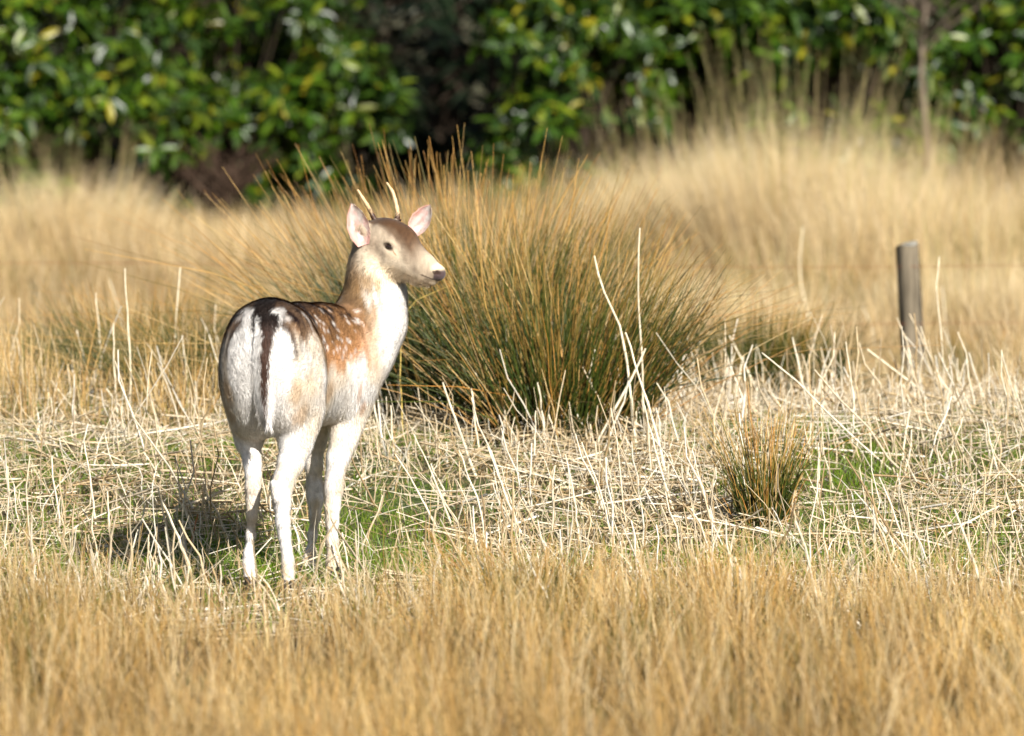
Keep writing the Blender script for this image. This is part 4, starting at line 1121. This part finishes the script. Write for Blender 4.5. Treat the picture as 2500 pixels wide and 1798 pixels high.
    # lie of the hair: streaks and small tufts
    lg = ss(.62, .50, z)
    st = vnoise((s * .6 - z * .8) * (60 + 90 * lg) + r * 90, (s * .8 + z * .6) * 24 * (1 - .5 * lg) + r * 30, 12)
    st2 = vnoise(V[:, 0] * 160, V[:, 2] * 60 + V[:, 1] * 40, 13)
    c = c * (1 + (.24 * (st - .5) + .20 * (st2 - .5)))[:, None]
    return np.clip(c, 0.005, 0.85)

deer = empty('deer', (HIP[0], HIP[1], 0.0))
tag(deer, 'young spotted buck with short spike antlers standing in the straw looking right', 'deer')
skin_mat = vcol_mat('deer_coat', 0.75, 0.15, 0.15, 260, 0.10)
fur_mat = vcol_mat('deer_hair', 0.6, 0.2, 0.0, 30, 0.05)
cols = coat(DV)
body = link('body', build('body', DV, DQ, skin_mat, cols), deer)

def fur(Vs, Q, Ns, n, length, width, colf, flow, name, parent, jitter=0.25, lift=0.28):
    """short hairs lying on the coat, joined into one part"""
    a = Vs[Q]
    ar = np.linalg.norm(np.cross(a[:, 2] - a[:, 0], a[:, 3] - a[:, 1]), axis=1)
    mid = a.mean(1)
    f = rng.choice(len(Q), n, p=ar / ar.sum())
    u, v = rng.random((2, n, 1))
    q = a[f]
    p = (q[:, 0] * (1 - u) + q[:, 1] * u) * (1 - v) + (q[:, 3] * (1 - u) + q[:, 2] * u) * v
    nn = Ns[Q[f]].mean(1); nn = norm(nn)
    fl = flow(p) + rng.normal(0, jitter, (n, 3))
    fl = norm(fl - (fl * nn).sum(1, keepdims=True) * nn)
    lf = length(p) * rng.uniform(0.6, 1.25, n)
    side = norm(np.cross(nn, fl))
    mids = p + (fl * 0.55 + nn * lift) * lf[:, None] * 0.6
    tip = p + (fl * 1.0 + nn * lift * 0.9) * lf[:, None]
    wd = width(p)
    wv = (side * wd[:, None])
    V = np.stack([p - wv - nn * .001, p + wv - nn * .001, mids + wv * .8, tip, mids - wv * .8], 1)
    cc = colf(p) * rng.uniform(0.80, 1.14, (n, 1))
    cc = np.repeat(cc[:, None], 5, 1); cc[:, 3] *= 1.06
    i = np.arange(n)[:, None] * 5
    F = np.concatenate([i + np.array([[0, 2, 1]]), i + np.array([[0, 4, 2]]), i + np.array([[4, 3, 2]])], 1).reshape(-1, 3)
    m = build(name, V.reshape(-1, 3), F, fur_mat, np.minimum(cc, .88).reshape(-1, 3))
    sn = norm(nn + rng.normal(0, 0.16, (n, 3)))
    m.normals_split_custom_set_from_vertices(np.repeat(sn[:, None], 5, 1).reshape(-1, 3).tolist())
    return tag(link(name, m, parent), kind='stuff')

def body_flow(p):
    b = to_body(p); h = (p - H0) @ HAX.T / HS
    ax = np.stack([np.sin(np.interp(b[:, 0], _S, _TH)), np.cos(np.interp(b[:, 0], _S, _TH)), np.zeros(len(p))], 1)
    wl = ss(0.66, 0.52, p[:, 2])[:, None]
    fl = -ax * (1 - wl) * 0.9 + np.array([0, 0, -1.0]) * (0.45 + 0.55 * wl)
    nk = (ss(0.84, 0.92, p[:, 2]) * ss(.35, .45, b[:, 0]))[:, None]
    fl = fl * (1 - nk) + np.array([-0.25, -.05, -1.0]) * nk
    hd = (ss(-0.08, -0.04, h[:, 1]) * ss(0.0, 0.04, h[:, 0]) * (np.abs(h[:, 2]) < .11))[:, None]
    return fl * (1 - hd) + (-HF * 1.0 - HU * .2) * hd
def fur_len(p):
    b = to_body(p); h = (p - H0) @ HAX.T / HS
    L = 0.009 + 0.008 * ss(.4, .55, p[:, 2]) + 0.010 * ss(.05, -.03, b[:, 0]) * ss(.55, .62, p[:, 2]) + 0.006 * ss(.8, .95, p[:, 2])
    hd = ss(-0.075, -0.04, h[:, 1]) * ss(0.0, 0.03, h[:, 0]) * (np.abs(h[:, 2]) < .11)
    L = L * (1 - hd) + (0.0048 - 0.0024 * ss(.15, .22, h[:, 0])) * hd
    ey = ss(.05, .02, np.sqrt((h[:, 0] - .113) ** 2 + (h[:, 1] - .004) ** 2 + (np.abs(h[:, 2]) - .045) ** 2))
    return L * (1 - .6 * ey) * np.where((h[:, 0] > .25) & (np.abs(h[:, 2]) < .1), .25, 1)
def fur_wid(p):
    h = (p - H0) @ HAX.T / HS
    hd = ss(-0.075, -0.04, h[:, 1]) * ss(0.0, 0.03, h[:, 0]) * (np.abs(h[:, 2]) < .11)
    return 0.0008 - 0.0004 * hd
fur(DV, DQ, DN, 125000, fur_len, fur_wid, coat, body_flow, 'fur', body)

# ears: cupped leaf shapes, pink and white inside
def ear(base, tip, nrm, wid, name):
    base, tip = np.asarray(base), np.asarray(tip)
    L = np.linalg.norm(tip - base); t = norm(tip - base); nrm = norm(nrm - t * (nrm @ t)); sd = np.cross(t, nrm)
    nu, nv = 11, 17
    v = np.linspace(0, 1, nv)[:, None]; u = np.linspace(-1, 1, nu)[None]
    prof = np.interp(v, [0, .08, .25, .5, .75, .9, 1], [.52, .66, .93, 1.0, .74, .40, .03]) * wid * 0.5
    depth = prof * 1.0 * (1 - 0.35 * v)
    X = u * prof; Zc = (u ** 2 - 1) * depth + 0.10 * L * v ** 2
    Vin = base + t * (v * L)[..., None] + sd * X[..., None] + nrm * Zc[..., None]
    thick = 0.0035 * (1 - np.abs(u)) + 0.0012
    Vout = Vin - nrm * (thick + 0 * v)[..., None]
    V = np.concatenate([Vin.reshape(-1, 3), Vout.reshape(-1, 3)])
    g = np.arange(nu * nv).reshape(nv, nu); F = []
    def q(g, fl):
        f = np.stack([g[:-1, :-1], g[:-1, 1:], g[1:, 1:], g[1:, :-1]], -1).reshape(-1, 4)
        return f[:, ::-1] if fl else f
    k = nu * nv
    F = [q(g, False), q(g + k, True)]
    for col in (0, nu - 1):
        f = np.stack([g[:-1, col], g[1:, col], g[1:, col] + k, g[:-1, col] + k], -1); F.append(f)
    F.append(np.stack([g[-1, :-1], g[-1, 1:], g[-1, 1:] + k, g[-1, :-1] + k], -1))
    nz = vnoise(np.repeat(u, nv, 0) * 3 + 5, np.repeat(v, nu, 1) * 9, 3)
    vein = ss(.10, .02, np.abs(np.repeat(u, nv, 0) * (1.2 + np.repeat(v, nu, 1)) - np.round(np.repeat(u, nv, 0) * (1.2 + np.repeat(v, nu, 1)) * 2) / 2 + .12)) * ss(.95, .6, np.repeat(v, nu, 1))
    pk = np.clip(.45 * vein + ss(.25, .75, nz) * .5 + .75 * ss(-.3, -.85, u + 0 * v) + .35 * ss(.25, .0, v + 0 * u), 0, .9)[..., None]
    cin = COL['white'] * 0.85 * (1 - pk) + COL['pink'] * pk
    gr = (.6 * ss(.22, .05, np.abs(u + .12 + .1 * np.sin(v * 9))) * ss(.05, .2, v) * ss(.8, .5, v))[..., None]
    cin = cin * (1 - gr) + lin((134, 100, 84)) * gr  # brownish fold shadow painted down the middle of the ear
    cout = np.repeat(np.repeat((COL['beige'] * .8)[None, None], nv, 0), nu, 1)
    F = np.concatenate(F)
    cc = np.concatenate([cin.reshape(-1, 3), cout.reshape(-1, 3)])
    o = link(name, build(name, V, F, skin_mat, cc), deer)
    # fine hair along rim and inside
    Nn = vert_normals(V, F)
    from_c = cc[F].mean(1); cent = V[F].mean(1)
    def colf(p):
        out = np.empty((len(p), 3))
        for i in range(0, len(p), 500):
            d = ((p[i:i + 500, None] - cent[None]) ** 2).sum(-1); out[i:i + 500] = from_c[d.argmin(1)]
        return out
    fur(V, F, Nn, 2600, lambda p: np.full(len(p), .008), lambda p: np.full(len(p), .00045), colf, lambda p: np.repeat(t[None], len(p), 0), 'ear_hair', o, .5, .2)
    return o
e1 = ear(P(888, 600, 20.315), P(857, 499, 20.31), np.array([0.30, -1.0, -0.05]), 0.070, 'ear')
e2 = ear(P(1006, 572, 20.455), P(1049, 502, 20.47), np.array([-0.1, -1.0, -0.10]), 0.062, 'ear')

# antlers
bone = vcol_mat('antler_bone', 0.5, 0.4, 0, 160, 0.18)
def antler(pts, rad, split, name):
    pts = np.asarray(pts); n = 28; tt = np.linspace(0, 1, len(pts)); t = np.linspace(0, 1, n)
    pp = np.stack([np.interp(t, tt, pts[:, i]) for i in range(3)], 1)
    for _ in range(2): pp[1:-1] = (pp[:-2] + pp[1:-1] * 2 + pp[2:]) / 4
    rr = np.interp(t, tt, rad) * (1 + 0.10 * np.sin(t * 40) * ss(.0, .3, t) + 0.05 * np.cos(t * 67))
    rr[:3] *= (1.25, 1.5, 1.2)
    V, F = tubes(pp[None], rr[None], 10)
    V = np.concatenate([V, pp[-1:] + (pp[-1] - pp[-2]) * .4]); k = len(V) - 1
    F = np.concatenate([F, np.array([[k - 10 + j, k - 10 + (j + 1) % 10, k, k] for j in range(10)])])
    cb, cw = lin((66, 44, 30)), lin((196, 166, 126))
    f = ss(split - .12, split + .12, np.repeat(t, 10) + rng.normal(0, .05, n * 10))[:, None]
    cc = np.concatenate([cb * (1 - f) + cw * f, cw[None]])
    m = build(name, V, F[:, :4], bone, cc)
    m.validate()
    o = link(name, m, deer)
    return o
antler([P(921, 549, 20.372), P(916, 539, 20.37), P(908, 524, 20.37), P(899, 506, 20.365), P(887, 487, 20.36), P(873, 464, 20.36)], [.012, .0095, .0070, .0066, .0058, .0036], .50, 'antler')
antler([P(968, 542, 20.43), P(970, 531, 20.43), P(971, 520, 20.435), P(967, 499, 20.44), P(959, 469, 20.45), P(944, 446, 20.46)], [.012, .0095, .0070, .0066, .0058, .0032], .34, 'antler')

# eyes
eye_mat = bpy.data.materials.new('eye_gloss'); eye_mat.use_nodes = True
ep = eye_mat.node_tree.nodes['Principled BSDF']
ep.inputs['Base Color'].default_value = (0.018, 0.010, 0.007, 1); ep.inputs['Roughness'].default_value = 0.06; ep.inputs['Specular IOR Level'].default_value = 0.7
for sg in (1, -1):
    V, F = ico(H(0.113, 0.0045, 0.0455 * sg), HAX, (.0146, .0078, .0106))
    link('eye', build('eye', V, F, eye_mat), deer)

# tail: flat, black stripe down the middle, white fringe
def tail():
    nv, nu = 26, 9
    v = np.linspace(0, 1, nv); u = np.linspace(-1, 1, nu)
    py = 743 + v * 297
    pxc = np.interp(v, [0, .15, .4, .7, 1], [656, 654, 646, 647, 656])
    hw = np.interp(v, [0, .03, .08, .2, .4, .65, .85, 1], [14, 24, 29, 27, 29, 27, 20, 6])
    dd = np.interp(v, [0, .1, .25, .5, .8, 1], [19.77, 19.69, 19.648, 19.640, 19.655, 19.665])
    V = []
    for i in range(nv):
        for j in range(nu): V.append(P(pxc[i] + u[j] * hw[i], py[i], dd[i] + 0.022 * (u[j] ** 2)))
    for i in range(nv):
        for j in range(nu): V.append(P(pxc[i] + u[j] * hw[i], py[i], dd[i] + 0.022 * (u[j] ** 2) + 0.030 * (1 - u[j] ** 2) + .006))
    V = np.array(V); g = np.arange(nu * nv).reshape(nv, nu); k = nu * nv
    q = np.stack([g[:-1, :-1], g[1:, :-1], g[1:, 1:], g[:-1, 1:]], -1).reshape(-1, 4)
    F = [q, (q + k)[:, ::-1]]
    for col in (0, nu - 1): F.append(np.stack([g[:-1, col], g[1:, col], g[1:, col] + k, g[:-1, col] + k], -1))
    for row in (0, nv - 1): F.append(np.stack([g[row, :-1], g[row, 1:], g[row, 1:] + k, g[row, :-1] + k], -1))
    F = np.concatenate(F)
    def colf(p):
        # position along and across the tail, from its own axes
        zt, zb = V[0, 2], V[k - 1, 2]
        vv = np.clip((zt - p[:, 2]) / (zt - zb), 0, 1)
        cx = np.array([P(x, y, 19.6)[0] for x, y in zip(pxc, py)])
        cx = np.interp(vv, v, cx)
        uu = (p[:, 0] - cx) / PX
        hwb = np.interp(vv, [0, .12, .22, .6, .85, 1], [27, 25, 13, 10, 4, 0])
        c0 = np.interp(vv, [0, .2, .5, .85, 1], [0, 0, -2, -6, -8])
        edge = rng.normal(0, 2.5, len(p))
        f = ss(hwb + 3, hwb - 3, np.abs(uu - c0 + edge))[:, None]
        g2 = ss(.08, .3, vv)[:, None]
        blk = COL['black'] * .8 * (1 - g2) + lin((66, 46, 36)) * g2
        return COL['white'] * (1 - f) + blk * f
    o = link('tail', build('tail', V, F, skin_mat, colf(V)), deer)
    Nn = vert_normals(V, F)
    fur(V, F, Nn, 9000, lambda p: np.interp(p[:, 2], [.45, .6, .86], [.035, .03, .016]), lambda p: np.full(len(p), .0008), colf,
        lambda p: np.repeat(np.array([[0, 0, -1.0]]), len(p), 0), 'tail_hair', o, .16, .12)
tail()

# hooves
hoof_mat = plain_mat('hoof_horn', (52, 44, 38), 0.45, 0.4, 60, 0.3)
for px, py, d in ((705, 1447, 19.60), (614, 1430, 19.775), (819, 1427, 20.095), (747, 1414, 20.255)):
    c = P(px, py, d); zg = float(terrain(c[0], c[1]))
    Vs, Fs = [], []; n0 = 0
    for sg in (-1, 1):
        top = max(c[2], zg + 0.03)
        for i, (zz, rx, ry, oy) in enumerate(((zg - .004, .0105, .030, -.012), (zg + .015, .0105, .026, -.006), (top, .010, .016, .004), (top + .012, .008, .012, .006))):
            for a in np.linspace(0, 2 * np.pi, 10, endpoint=False):
                Vs.append((c[0] + sg * .011 + math.cos(a) * rx, c[1] - oy * 1.0 + math.sin(a) * ry, zz))
        for i in range(3):
            for j in range(10):
                Fs.append((n0 + i * 10 + j, n0 + i * 10 + (j + 1) % 10, n0 + (i + 1) * 10 + (j + 1) % 10, n0 + (i + 1) * 10 + j))
        n0 += 40
    link('hoof', build('hoof', np.array(Vs), np.array(Fs), hoof_mat), deer)
